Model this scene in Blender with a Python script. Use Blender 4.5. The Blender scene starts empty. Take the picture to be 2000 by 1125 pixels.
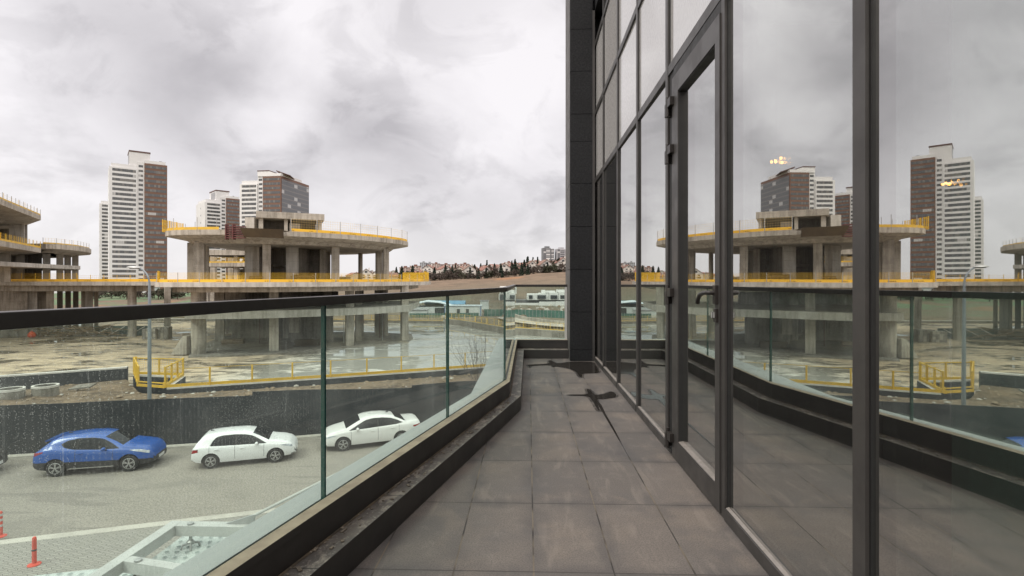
import bpy, bmesh, math, random
from math import radians as R, sin, cos, pi, tan, atan2, hypot
from mathutils import Vector, Matrix, noise as mnoise
random.seed(7)
SC = bpy.context.scene
COL = SC.collection

# ------------------------------------------------------------------ camera, sky, sun, exposure
F = 1020.0                                  # focal length in pixels of the 2000 px wide photograph
cd = bpy.data.cameras.new("camera"); cam = bpy.data.objects.new("camera", cd); COL.objects.link(cam)
cd.sensor_width = 36; cd.lens = 36 * F / 2000; cd.shift_y = -0.00775
cd.clip_start = 0.05; cd.clip_end = 6000
EYE = 1.1                                   # eye height over the balcony floor (z = 0)
cam.location = (0, 0, EYE); cam.rotation_euler = (R(90), 0, 0)
SC.camera = cam
SC.view_settings.view_transform = 'Standard'; SC.view_settings.look = 'None'
SC.view_settings.gamma = 1; SC.view_settings.exposure = 0.47
SC.view_settings.use_curve_mapping = False
SC.cycles.use_denoising = True
SC.cycles.max_bounces = 10; SC.cycles.transparent_max_bounces = 24
SC.cycles.caustics_reflective = False; SC.cycles.caustics_refractive = False
SC.cycles.sample_clamp_indirect = 6

def px(x, y, D):                            # a point of the photo at a known distance D -> world
    return Vector(((x - 1000) / F * D, D, EYE + (547 - y) / F * D))
def gx(x, D): return (x - 1000) / F * D
def gz(y, D): return EYE + (547 - y) / F * D

# small node language
class NT:
    def __init__(s, tree): s.t = tree
    def __call__(s, typ, props=None, **inp):
        n = s.t.nodes.new('ShaderNode' + typ)
        for k, v in (props or {}).items(): setattr(n, k, v)
        for k, v in inp.items():
            key = int(k[1:]) if k[0] == 'i' and k[1:].isdigit() else k.replace('_', ' ')
            sock = n.inputs[key]
            if isinstance(v, bpy.types.NodeSocket): s.t.links.new(v, sock)
            elif isinstance(v, bpy.types.Node): s.t.links.new(v.outputs[0], sock)
            else:
                try: sock.default_value = v
                except Exception: sock.default_value = (*v, 1)
        return n
    def math(s, op, a, b=0.0, c=0.0, clamp=False): return s('Math', {'operation': op, 'use_clamp': clamp}, i0=a, i1=b, i2=c).outputs[0]
    def vec(s, op, a, b=(0, 0, 0)):
        n = s('VectorMath', {'operation': op}, i0=a, i1=b)
        return n.outputs[1] if op in ('DOT_PRODUCT', 'LENGTH', 'DISTANCE') else n.outputs[0]
    def ramp(s, v, a, b, lo=0.0, hi=1.0, smooth=True):
        return s('MapRange', {'interpolation_type': 'SMOOTHSTEP' if smooth else 'LINEAR'}, Value=v, From_Min=a, From_Max=b, To_Min=lo, To_Max=hi).outputs[0]
    def mix(s, f, a, b):
        n = s.t.nodes.new('ShaderNodeMix'); n.data_type = 'RGBA'
        for i, v in ((0, f), (6, a), (7, b)):
            if isinstance(v, bpy.types.NodeSocket): s.t.links.new(v, n.inputs[i])
            else: n.inputs[i].default_value = v if i == 0 or len(v) == 4 else (*v, 1)
        return n.outputs[2]
    def mixs(s, f, a, b): return s('MixShader', None, i0=f, i1=a, i2=b).outputs[0]
    def noise(s, vec, scale, detail=4.0, rough=.55, dist=0.0):
        return s('TexNoise', None, Vector=vec, Scale=scale, Detail=detail, Roughness=rough, Distortion=dist).outputs[0]
    def link(s, a, b): s.t.links.new(a, b)
    def sep(s, v): return s('SeparateXYZ', None, i0=v).outputs
    def comb(s, x=0.0, y=0.0, z=0.0): return s('CombineXYZ', None, i0=x, i1=y, i2=z).outputs[0]

def dirv(x, y):                             # direction of a photo pixel
    v = Vector(((x - 1000) / F, 1, (547 - y) / F)); return v.normalized()

# overcast sky: Nishita daylight almost hidden by a procedural cloud deck
SUN_EL, SUN_AZ = 48.0, -60.0
W = bpy.data.worlds.new("World"); SC.world = W; W.use_nodes = True
W.node_tree.nodes.clear(); n = NT(W.node_tree)
tc = n('TexCoord').outputs['Generated']
d = n.vec('NORMALIZE', tc)
dx_, dy_, dz_ = n.sep(d)
zz = n.math('MAXIMUM', dz_, 0.0)
inv = n.math('DIVIDE', 1.0, n.math('ADD', zz, 0.16))
plane = n.vec('MULTIPLY', d, n.comb(inv, inv, inv))
p3 = n.vec('MULTIPLY', d, (1.0, 1.0, 1.45))
warp = n('TexNoise', None, Vector=p3, Scale=3.2, Detail=7.0, Roughness=.6).outputs[1]
wv = n.vec('SUBTRACT', warp, (.5, .5, .5))
wd = n.vec('NORMALIZE', n.vec('ADD', d, n.vec('MULTIPLY', wv, (.15, .15, .13))))
big = n.noise(p3, 2.3, 8.0, .56, .5)
fine = n.noise(n.vec('ADD', p3, (5, 2, 1)), 6.5, 8.0, .58, .6)
tone = n.math('MULTIPLY', n.ramp(big, .40, .66), .36)
tone = n.math('ADD', tone, n.math('MULTIPLY', n.ramp(fine, .47, .62), .24))
def blob(t, x, y, rad, amt):
    amt *= .85 if amt > 0 else 1.0                # a darker (+) or brighter (-) bank of cloud in one direction
    c = dirv(x, y)
    dist = n.vec('DISTANCE', wd, tuple(c))
    return n.math('ADD', t, n.ramp(dist, rad, rad * .15, 0.0, amt))
for (x, y, rad, amt) in [(330, 130, .23, .5), (210, 60, .2, .32), (410, 205, .13, .26), (700, 225, .15, .3), (760, 280, .14, .25),
                         (860, 400, .17, .42), (1010, 420, .15, .4), (640, 320, .18, .25), (480, 330, .14, .2), (930, 215, .12, .18),
                         (560, 130, .16, .1), (1250, 300, .3, .2), (60, 300, .2, .16),
                         (520, 245, .10, -.55), (1010, 130, .2, -.22), (100, 160, .16, -.3), (60, 400, .15, -.2), (640, 90, .16, -.25), (930, 320, .12, -.1)]:
    tone = blob(tone, x, y, rad, amt)
low = n.noise(n.vec('MULTIPLY', d, (1.0, 1.0, 2.3)), 5.0, 8.0, .58, .3)
tone = n.math('ADD', tone, n.math('MULTIPLY', n.ramp(low, .5, .68), n.ramp(dz_, .34, .12, 0.0, .42)))
tone = n.math('MINIMUM', n.math('MAXIMUM', tone, 0.0), 1.0)
cloud = n.mix(tone, (.725, .698, .712), (.395, .376, .389))
hor = n.ramp(dz_, 0.0, .16, .55, 0.0)
cloud = n.mix(hor, cloud, (.62, .608, .618))
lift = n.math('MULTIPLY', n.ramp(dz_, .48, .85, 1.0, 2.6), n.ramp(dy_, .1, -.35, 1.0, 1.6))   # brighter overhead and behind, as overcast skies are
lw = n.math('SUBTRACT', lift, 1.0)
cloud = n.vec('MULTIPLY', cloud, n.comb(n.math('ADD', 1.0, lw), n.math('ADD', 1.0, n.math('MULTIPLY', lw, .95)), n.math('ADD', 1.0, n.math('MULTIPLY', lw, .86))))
sky = n('TexSky', {'sky_type': 'NISHITA', 'sun_disc': False, 'sun_elevation': R(SUN_EL), 'sun_rotation': R(SUN_AZ)})
skys = n.vec('MULTIPLY', sky.outputs[0], (.1, .1, .1))
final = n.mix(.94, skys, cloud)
below = n.ramp(dz_, -.02, 0.0)
final = n.mix(below, (.25, .24, .22), final)
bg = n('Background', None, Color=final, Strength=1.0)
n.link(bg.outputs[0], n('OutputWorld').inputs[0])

sl = bpy.data.lights.new("sun", 'SUN'); sun = bpy.data.objects.new("sun", sl); COL.objects.link(sun)
sl.energy = 1.3; sl.angle = R(20); sl.color = (1, .93, .83)
sd = Vector((sin(R(SUN_AZ)) * cos(R(SUN_EL)), cos(R(SUN_AZ)) * cos(R(SUN_EL)), sin(R(SUN_EL))))
sd = Vector((-.55, -.35, .75)).normalized()
sun.rotation_euler = sd.to_track_quat('Z', 'Y').to_euler()
sky.sun_elevation = math.asin(sd.z); sky.sun_rotation = atan2(sd.x, sd.y)

# ------------------------------------------------------------------ mesh builder
class MB:
    def __init__(s): s.v = []; s.f = []; s.m = []
    def add(s, vs, fs, m=0):
        o = len(s.v); s.v += [tuple(p) for p in vs]
        for f in fs: s.f.append(tuple(i + o for i in f)); s.m.append(m)
        return s
    def box(s, x0, x1, y0, y1, z0, z1, m=0):
        return s.add([(x0, y0, z0), (x1, y0, z0), (x1, y1, z0), (x0, y1, z0), (x0, y0, z1), (x1, y0, z1), (x1, y1, z1), (x0, y1, z1)],
                     [(3, 2, 1, 0), (4, 5, 6, 7), (0, 1, 5, 4), (1, 2, 6, 5), (2, 3, 7, 6), (3, 0, 4, 7)], m)
    def obox(s, c, sz, rz=0, m=0, rx=0, ry=0):
        M = Matrix.Translation(c) @ Matrix.Rotation(rz, 4, 'Z') @ Matrix.Rotation(ry, 4, 'Y') @ Matrix.Rotation(rx, 4, 'X')
        t = MB().box(-sz[0] / 2, sz[0] / 2, -sz[1] / 2, sz[1] / 2, -sz[2] / 2, sz[2] / 2)
        return s.add([M @ Vector(p) for p in t.v], t.f, m)
    def beam(s, a, b, w, h, m=0, up=(0, 0, 1)):
        a = Vector(a); b = Vector(b); d = (b - a).normalized(); u = Vector(up)
        if abs(d.dot(u)) > .98: u = Vector((0, 1, 0))
        sd = d.cross(u).normalized(); u = sd.cross(d)
        vs = []
        for p in (a, b):
            for i, j in ((-1, -1), (1, -1), (1, 1), (-1, 1)): vs.append(p + sd * (i * w / 2) + u * (j * h / 2))
        return s.add(vs, [(0, 1, 2, 3), (7, 6, 5, 4), (0, 4, 5, 1), (1, 5, 6, 2), (2, 6, 7, 3), (3, 7, 4, 0)], m)
    def loft(s, rings, m=0, cap=True, mtop=None):      # rings: lists of 3-D points with equal count
        k = len(rings[0]); o = len(s.v)
        for r in rings: s.v += [tuple(p) for p in r]
        for i in range(len(rings) - 1):
            for j in range(k):
                s.f.append((o + i * k + j, o + i * k + (j + 1) % k, o + (i + 1) * k + (j + 1) % k, o + (i + 1) * k + j)); s.m.append(m)
        if cap:
            s.f.append(tuple(o + j for j in reversed(range(k)))); s.m.append(m)
            s.f.append(tuple(o + (len(rings) - 1) * k + j for j in range(k))); s.m.append(m if mtop is None else mtop)
        return s
    def prism(s, poly, z0, z1, m=0, mtop=None):
        return s.loft([[(x, y, z0) for x, y in poly], [(x, y, z1) for x, y in poly]], m, True, mtop)
    def tube(s, pts, r, k=8, m=0, caps=True):
        pts = [Vector(p) for p in pts]; rings = []
        for i, p in enumerate(pts):
            d = (pts[min(i + 1, len(pts) - 1)] - pts[max(i - 1, 0)]).normalized()
            u = Vector((0, 0, 1)) if abs(d.z) < .95 else Vector((0, 1, 0))
            a = d.cross(u).normalized(); b = d.cross(a)
            rr = r[i] if isinstance(r, (list, tuple)) else r
            rings.append([p + a * (cos(t * 2 * pi / k) * rr) + b * (sin(t * 2 * pi / k) * rr) for t in range(k)])
        return s.loft(rings, m, caps)
    def lathe(s, prof, c=(0, 0, 0), k=16, m=0, axis='Z'):
        rings = []
        for r, z in prof:
            ring = []
            for t in range(k):
                a = 2 * pi * t / k
                p = (cos(a) * r, sin(a) * r, z) if axis == 'Z' else (cos(a) * r, z, sin(a) * r)
                ring.append((p[0] + c[0], p[1] + c[1], p[2] + c[2]))
            rings.append(ring)
        return s.loft(rings, m, True)
    def strip(s, a, b, m=0):                          # a quad strip between two equal point lists
        o = len(s.v); s.v += [tuple(p) for p in a] + [tuple(p) for p in b]; k = len(a)
        for i in range(k - 1): s.f.append((o + i, o + i + 1, o + k + i + 1, o + k + i)); s.m.append(m)
        return s
    def xf(s, M): s.v = [tuple(M @ Vector(p)) for p in s.v]; return s
    def build(s, name, mats, parent=None, smooth=False, loc=None, rz=0, bevel=0):
        me = bpy.data.meshes.new(name); me.from_pydata(s.v, [], s.f)
        for m in (mats if isinstance(mats, (list, tuple)) else [mats]): me.materials.append(m)
        me.polygons.foreach_set('material_index', s.m)
        bm = bmesh.new(); bm.from_mesh(me); bmesh.ops.recalc_face_normals(bm, faces=bm.faces)
        if bevel: bmesh.ops.bevel(bm, geom=[e for e in bm.edges if len(e.link_faces) == 2 and e.calc_face_angle(0) > .5], offset=bevel, segments=2, affect='EDGES', profile=.6)
        if smooth is not False:
            for f in bm.faces: f.smooth = True
            ang = R(35) if smooth is True else R(smooth)
            for e in bm.edges:
                if len(e.link_faces) == 2 and e.calc_face_angle(0) > ang: e.smooth = False
        bm.to_mesh(me); bm.free()
        o = bpy.data.objects.new(name, me); COL.objects.link(o)
        if parent: o.parent = parent
        if loc is not None: o.location = loc
        if rz: o.rotation_euler.z = rz
        return o

def tag(o, label=None, cat=None, group=None, kind=None):
    for k, v in (('label', label), ('category', cat), ('group', group), ('kind', kind)):
        if v: o[k] = v
    return o
def thing(name, label, cat, loc=(0, 0, 0), rz=0, group=None):
    o = bpy.data.objects.new(name, None); COL.objects.link(o); o.location = loc; o.rotation_euler.z = rz
    o.empty_display_size = .3
    return tag(o, label, cat, group)
def copy_tree(o, parent=None):
    c = o.copy(); COL.objects.link(c)
    if parent: c.parent = parent
    for ch in [x for x in bpy.data.objects if x.parent == o]: copy_tree(ch, c)
    return c
def chaikin(p, it=2, closed=True):
    for _ in range(it):
        q = []
        rng = range(len(p)) if closed else range(len(p) - 1)
        if not closed: q.append(p[0])
        for i in rng:
            a, b = p[i], p[(i + 1) % len(p)]
            q.append(tuple(a[k] * .75 + b[k] * .25 for k in range(len(a)))); q.append(tuple(a[k] * .25 + b[k] * .75 for k in range(len(a))))
        if not closed: q.append(p[-1])
        p = q
    return p
def inset(poly, dist):
    out = []; k = len(poly); area = sum(poly[i][0] * poly[(i + 1) % k][1] - poly[(i + 1) % k][0] * poly[i][1] for i in range(k))
    sg = 1 if area > 0 else -1
    for i in range(k):
        a, b, c = Vector(poly[i - 1]), Vector(poly[i]), Vector(poly[(i + 1) % k])
        n1 = Vector((-(b - a).y, (b - a).x)).normalized(); n2 = Vector((-(c - b).y, (c - b).x)).normalized()
        nn = (n1 + n2).normalized(); t = max(.5, nn.dot(n1))
        out.append(tuple(b + nn * (sg * dist / t)))
    return out
def inside(p, poly):
    x, y = p; r = False; j = len(poly) - 1
    for i in range(len(poly)):
        xi, yi = poly[i]; xj, yj = poly[j]
        if (yi > y) != (yj > y) and x < (xj - xi) * (y - yi) / (yj - yi) + xi: r = not r
        j = i
    return r
def offset_line(p, dist):                             # open polyline moved to its left
    out = []
    for i, b in enumerate(p):
        a = Vector(p[max(i - 1, 0)]); c = Vector(p[min(i + 1, len(p) - 1)]); d = (c - a).normalized()
        out.append((b[0] - d.y * dist, b[1] + d.x * dist))
    return out
def interp(tab, x):
    if x <= tab[0][0]: return tab[0][1]
    for (a, va), (b, vb) in zip(tab, tab[1:]):
        if x <= b: t = (x - a) / (b - a); return va + (vb - va) * t
    return tab[-1][1]
def sstep(a, b, x):
    t = min(1, max(0, (x - a) / (b - a))); return t * t * (3 - 2 * t)

# ------------------------------------------------------------------ materials
def mat(name, fn):
    m = bpy.data.materials.new(name); m.use_nodes = True; m.node_tree.nodes.clear(); n = NT(m.node_tree)
    sh = fn(n); out = n('OutputMaterial'); n.link(sh if isinstance(sh, bpy.types.NodeSocket) else sh.outputs[0], out.inputs[0]); return m
def bump(n, h, dist=.01, strength=.5): return n('Bump', None, Strength=strength, Distance=dist, Height=h).outputs[0]
def plain(name, c1, c2=None, scale=4.0, rough=.6, metallic=0.0, bumps=0.0, bscale=40.0, stretch=(1, 1, 1), coat=0.0, world=False, spec=.5, det=5.0):
    def fn(n):
        v = n('NewGeometry').outputs[0] if world else n('TexCoord').outputs['Object']
        v = n.vec('MULTIPLY', v, stretch)
        f = n.ramp(n.noise(v, scale, det, .6), .3, .7)
        c = n.mix(f, c1, c2 or tuple(x * .8 for x in c1))
        p = n('BsdfPrincipled', None, Base_Color=c, Roughness=n.ramp(f, 0, 1, rough * .9, min(1, rough * 1.12)), Metallic=metallic, Coat_Weight=coat, Specular_IOR_Level=spec)
        if bumps: n.link(bump(n, n.noise(v, bscale, 4), bumps), p.inputs['Normal'])
        return p
    return mat(name, fn)
def concrete(name, base=(.42, .382, .32), dark=(.20, .176, .142)):
    def fn(n):
        v = n('NewGeometry').outputs[0]; x, y, z = n.sep(v)
        a = n.noise(v, .5, 6, .62); b = n.noise(n.vec('MULTIPLY', v, (2.2, 2.2, .18)), 1.0, 5, .6); g = n.noise(v, 7, 5, .65)
        f = n.math('ADD', n.math('MULTIPLY', n.ramp(a, .38, .62), .5), n.math('MULTIPLY', n.ramp(b, .42, .62), .6))
        c = n.mix(f, base, dark)
        c = n.mix(n.math('MULTIPLY', n.ramp(g, .4, .7), .25), c, (.5, .47, .42))
        jt = n.math('LESS_THAN', n.math('FRACT', n.math('DIVIDE', z, 1.25)), .03)   # pour lines
        c = n.mix(n.math('MULTIPLY', jt, .5), c, (.16, .14, .12))
        p = n('BsdfPrincipled', None, Base_Color=c, Roughness=.82)
        n.link(bump(n, g, .02), p.inputs['Normal']); return p
    return mat(name, fn)
def clear_glass(name, tint, refl=.04, gl=(1, 1, 1), rain=True):
    def fn(n):
        v = n('TexCoord').outputs['Object']
        fc = n('LayerWeight', None, Blend=.5).outputs['Facing']
        fr = n.math('ADD', refl, n.math('MULTIPLY', n.math('POWER', fc, 5.0), 1 - refl))
        s = n.mixs(fr, n('BsdfTransparent', None, Color=tint), n('BsdfGlossy', None, Color=gl, Roughness=.0))
        if rain:                                     # dried rain spots, a light film and a few run marks
            vo = n('TexVoronoi', None, Vector=v, Scale=150.0); rnd = n.sep(vo.outputs[1])[0]
            sp = n.math('MULTIPLY', n.math('LESS_THAN', vo.outputs[0], .22), n.math('GREATER_THAN', rnd, .8))
            vo2 = n('TexVoronoi', None, Vector=v, Scale=300.0); r2 = n.sep(vo2.outputs[1])[0]
            sp2 = n.math('MULTIPLY', n.math('LESS_THAN', vo2.outputs[0], .25), n.math('GREATER_THAN', r2, .72))
            patch = n.ramp(n.noise(v, 1.6, 3), .3, .62, .55, 1.0)
            runs = n.math('MULTIPLY', n.ramp(n.noise(n.vec('MULTIPLY', v, (30, 30, .3)), 2.0, 2), .70, .75), n.ramp(n.noise(n.vec('MULTIPLY', v, (5, 5, 30)), 2.0, 3), .4, .6, .3, 1.0))
            film = n.ramp(n.noise(v, 3.5, 5), .35, .7, .010, .038)
            k = n.math('ADD', n.math('MULTIPLY', n.math('MAXIMUM', n.math('MULTIPLY', sp, .18), n.math('MULTIPLY', sp2, .30)), patch), film)
            k = n.math('ADD', k, n.math('MULTIPLY', runs, .22), clamp=True)
            s = n.mixs(k, s, n('BsdfTranslucent', None, Color=(.75, .77, .75)))
        return s
    return mat(name, fn)
def mirror_glass(name, refl, tint, glc, rough=.0, dust=0.0):
    def fn(n):
        v = n('TexCoord').outputs['Object']
        fc = n('LayerWeight', None, Blend=.5).outputs['Facing']
        fr = n.math('ADD', refl, n.math('MULTIPLY', n.math('POWER', fc, 4.0), 1 - refl))
        g = n('BsdfGlossy', None, Color=glc, Roughness=rough)
        n.link(bump(n, n.noise(v, 1.1, 1.0), 0.0014, .5), g.inputs['Normal'])
        s = n.mixs(fr, n('BsdfTransparent', None, Color=tint), g)
        if dust:
            k = n.ramp(n.noise(n.vec('MULTIPLY', v, (1, 1, .5)), 60, 5, .7), .35, .7, dust * .72, dust)
            s = n.mixs(k, s, n('BsdfDiffuse', None, Color=(.62, .61, .6)))
        return s
    return mat(name, fn)
def netting(name, col, cell=.12, wire=.03, solid=0.0):
    def fn(n):
        v = n('TexCoord').outputs['UV'] if False else n('NewGeometry').outputs[0]
        x, y, z = n.sep(v)
        u = n.math('ADD', n.math('MULTIPLY', x, .9), n.math('MULTIPLY', y, .44))
        a = n.math('LESS_THAN', n.math('FRACT', n.math('DIVIDE', u, cell)), wire / cell)
        b = n.math('LESS_THAN', n.math('FRACT', n.math('DIVIDE', z, cell)), wire / cell)
        k = n.math('MAXIMUM', n.math('MAXIMUM', a, b), solid)
        return n.mixs(k, n('BsdfTransparent'), n('BsdfDiffuse', None, Color=col))
    return mat(name, fn)

M = {}
M['concrete'] = concrete('cast_concrete')
M['concrete_dark'] = concrete('weathered_concrete', (.24, .22, .19), (.11, .098, .08))
M['concrete_light'] = concrete('pale_concrete', (.46, .435, .39), (.27, .25, .215))
M['frame'] = plain('facade_aluminium', (.066, .062, .059), (.05, .047, .045), 6, .42, .3, .0004, 300)
M['frame_dark'] = plain('gasket_black', (.012, .012, .012), None, 10, .6)
M['bead'] = plain('glazing_bead', (.22, .20, .185), (.17, .155, .14), 20, .5)
M['rail'] = plain('handrail_metal', (.030, .026, .024), (.022, .019, .017), 30, .38, .2)
M['kerb_dark'] = plain('kerb_coating', (.042, .038, .036), (.026, .024, .023), 5, .62, 0, .001, 120)
M['cap'] = plain('kerb_cap_mortar', (.34, .29, .21), (.24, .2, .15), 9, .8, 0, .003, 80)
M['ledge_out'] = plain('flashing_sheet', (.40, .42, .41), (.34, .36, .355), 1.2, .5)
M['yellow'] = plain('yellow_paint', (.68, .42, .035), (.54, .34, .04), 1.2, .55)
M['black'] = plain('black_rubber', (.018, .018, .019), (.026, .026, .026), 20, .75)
M['steel'] = plain('galvanised_steel', (.42, .43, .42), (.34, .35, .345), 3, .45, .5)
M['white_steel'] = plain('painted_steel_light', (.47, .48, .46), (.38, .39, .375), 3, .5)
M['post_grey'] = plain('grey_post', (.36, .36, .35), None, 3, .6)
M['net_yellow'] = netting('yellow_netting', (.76, .47, .04), .14, .012)
M['net_fine'] = netting('thin_netting', (.70, .52, .25), .3, .02)
M['net_dense'] = netting('dense_yellow_netting', (.74, .46, .04), .14, .046)
M['net_green'] = netting('green_net', (.05, .19, .14), .2, .12)
M['wood'] = plain('raw_timber', (.30, .22, .14), (.18, .13, .09), 4, .8)
M['red_steel'] = plain('red_formwork', (.115, .032, .028), (.08, .024, .022), 2, .6)
M['ply'] = plain('plywood_brown', (.085, .06, .032), (.06, .042, .024), .6, .7)
# ------------------------------------------------------------------ the near building, in its own frame (x out of the facade, y along it)
LA = R(-1.797); LM = Matrix.Rotation(LA, 4, 'Z')
def loc2w(x, y, z=0): return LM @ Vector((x, y, z))

def tile_fn(n):
    v = n('TexCoord').outputs['Object']; x, y, z = n.sep(v)
    u = n.math('DIVIDE', n.math('SUBTRACT', x, .02), .302); w = n.math('DIVIDE', n.math('SUBTRACT', y, 2.575), .605)
    iu = n.math('FLOOR', u); iw = n.math('FLOOR', w); fu = n.math('FRACT', u); fw = n.math('FRACT', w)
    rnd = n('TexWhiteNoise', None, Vector=n.comb(iu, iw, 0)).outputs[0]
    a = n.noise(v, 1.7, 6, .62, .4); b = n.noise(v, 9, 6, .65); s = n.noise(v, 150, 4, .75)
    c = n.mix(rnd, (.158, .140, .126), (.110, .102, .097))
    c = n.mix(n.math('MULTIPLY', n.ramp(a, .48, .68), .55), c, (.078, .076, .078))
    c = n.mix(n.math('MULTIPLY', n.ramp(n.noise(n.vec('ADD', v, (7, 3, 0)), 2.6, 5, .6, .5), .48, .64), .5), c, (.195, .165, .138))
    c = n.mix(n.math('MULTIPLY', n.ramp(b, .5, .75), .2), c, (.30, .27, .24))
    c = n.mix(n.math('MULTIPLY', n.ramp(s, .44, .60), .5), c, (.055, .05, .046))
    strk = n.noise(n.vec('MULTIPLY', n.vec('ADD', v, (3, 9, 0)), (7, 1.3, 1)), 1.6, 6, .62, .4); c = n.mix(n.math('MULTIPLY', n.ramp(strk, .52, .66), .35), c, (.235, .205, .178))
    
    eu = n.math('MINIMUM', fu, n.math('SUBTRACT', 1.0, fu)); ew = n.math('MINIMUM', fw, n.math('SUBTRACT', 1.0, fw))
    wob = n.math('MULTIPLY', n.math('SUBTRACT', n.noise(v, 14, 3), .5), .004)
    ju = n.math('LESS_THAN', n.math('ADD', n.math('MULTIPLY', eu, .302), wob), .0032); jw = n.math('LESS_THAN', n.math('ADD', n.math('MULTIPLY', ew, .605), wob), .0026)
    lime = n.ramp(n.noise(v, 3.2, 3), .42, .58)
    ed = n.math('MINIMUM', n.math('MULTIPLY', eu, .302), n.math('MULTIPLY', ew, .605))
    dirt = n.math('MULTIPLY', n.ramp(n.math('ADD', ed, n.math('MULTIPLY', n.math('SUBTRACT', n.noise(v, 5, 5, .65), .5), .16)), .09, -.02), n.ramp(n.noise(v, 1.3, 3), .38, .55))
    c = n.mix(n.math('MULTIPLY', dirt, .62), c, (.062, .060, .062))
    c = n.mix(ju, c, n.mix(lime, (.035, .032, .03), (.14, .118, .092)))
    c = n.mix(jw, c, (.05, .045, .042))
    h = n.math('SUBTRACT', n.math('MULTIPLY', s, .15), n.math('MAXIMUM', ju, jw))
    p = n('BsdfPrincipled', None, Base_Color=c, Roughness=n.ramp(a, .35, .7, .72, .52), Specular_IOR_Level=.28)
    n.link(bump(n, h, .003, .6), p.inputs['Normal']); return p
M['tile'] = mat('porcelain_floor_tile', tile_fn)
def kerbmat(n):
    v = n('TexCoord').outputs['Object']; x, y, z = n.sep(v)
    a = n.noise(v, 6, 6, .65, .4); st = n.noise(n.vec('MULTIPLY', v, (1, .6, 1)), 13, 6, .7, .5); fl = n.noise(v, 55, 4, .7)
    c = n.mix(n.ramp(a, .35, .7), (.072, .066, .061), (.115, .103, .09))
    c = n.mix(n.math('MULTIPLY', n.ramp(st, .50, .62), .8), c, (.26, .235, .20))
    c = n.mix(n.math('MULTIPLY', n.ramp(fl, .56, .68), .6), c, (.36, .34, .31))
    jt = n.math('LESS_THAN', n.math('FRACT', n.math('DIVIDE', n.math('SUBTRACT', y, 1.75), .605)), .008)
    c = n.mix(jt, c, (.015, .014, .013))
    p = n('BsdfPrincipled', None, Base_Color=c, Roughness=.6); n.link(bump(n, st, .006, .6), p.inputs['Normal']); return p
M['ledge_top'] = mat('stained_ledge', kerbmat)
M['riser'] = plain('dark_skirting', (.040, .036, .034), (.028, .026, .025), 3, .5, 0, .0006, 90)
def stone_fn(n):
    v = n('TexCoord').outputs['Object']; a = n.noise(v, 40, 5, .7); b = n.noise(v, 2, 4)
    c = n.mix(n.ramp(a, .3, .75), (.010, .0105, .012), (.026, .027, .029)); c = n.mix(n.math('MULTIPLY', n.ramp(b, .4, .7), .4), c, (.007, .007, .008))
    p = n('BsdfPrincipled', None, Base_Color=c, Roughness=.7, Specular_IOR_Level=.22); n.link(bump(n, a, .004, .8), p.inputs['Normal']); return p
M['stone'] = mat('dark_granite_cladding', stone_fn)
M['stone_edge'] = plain('granite_edge', (.085, .08, .076), (.06, .058, .056), 8, .6)

# ---- balcony slab and floor
def line_pts(a0, s, xb, yc, xend=.560, y0=-3.0):       # plan line of one kerb edge: along A, then B, then C
    yb = (xb - a0) / s
    return [(a0 + s * y0, y0), (xb, yb), (xb, yc), (xend, yc)]
L_foot = line_pts(-1.14, .243, -.065, 7.33); L_step = line_pts(-1.25, .247, -.163, 7.50)
L_glass = line_pts(-1.32, .247, -.205, 7.60); L_out = line_pts(-1.462, .257, -.43, 7.82)
flo = MB().prism([(1.06, -3.0), (1.06, 7.9), (.56, 7.9)] + [(x, y) for x, y in reversed(L_out[:3])] [0:0] + [(-.42, 7.80), (-.42, L_out[1][1]), (L_out[0][0] + .01, -3.0)], -.32, 0.0)
floor = tag(flo.build('balcony_floor', M['tile']), kind='structure'); floor.rotation_euler.z = LA

# ---- wet patches on the floor (traced shapes, real thin films of water)
def flp(x, y):
    D = EYE * F / (y - 547); X = gx(x, D); return (X * cos(-LA) - D * sin(-LA), X * sin(-LA) + D * cos(-LA))
def zoomp(pts): return [flp(940 + x * .26667, 530 + y * .26667) for x, y in pts]
def wet(n):
    v = n('TexCoord').outputs['Object']; a = n.noise(v, 8, 4)
    return n('BsdfPrincipled', None, Base_Color=n.mix(a, (.016, .014, .012), (.032, .028, .025)), Roughness=.12, Specular_IOR_Level=.5)
M['wet'] = mat('wet_stain', wet)
M['damp'] = mat('damp_stain', lambda n: n.mixs(n.math('MULTIPLY', n.ramp(n.noise(n.vec('ADD', n('TexCoord').outputs['Object'], (2, 0, 0)), 11, 4), .35, .6, .3, 1.0), .55), n('BsdfTransparent'), n('BsdfPrincipled', None, Base_Color=(.03, .027, .025), Roughness=.35)))
P1 = [(330, 684), (500, 679), (489, 657), (512, 651), (532, 668), (560, 676), (650, 664), (700, 662), (760, 664), (822, 665), (850, 700), (872, 745), (800, 748), (735, 749), (739, 779), (724, 778), (712, 760), (700, 742), (672, 724), (640, 713), (600, 705), (545, 697), (527, 704), (521, 699), (505, 688), (430, 690), (357, 694), (354, 709), (346, 692)]
P2 = [(772, 862), (786, 864), (806, 880), (826, 902), (850, 908), (885, 902), (915, 897), (945, 880), (975, 890), (990, 905), (985, 925), (945, 930), (900, 937), (842, 936), (848, 962), (870, 1024), (857, 1022), (835, 985), (812, 945), (786, 914), (700, 911), (640, 909), (640, 905), (786, 904), (776, 880)]
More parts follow.
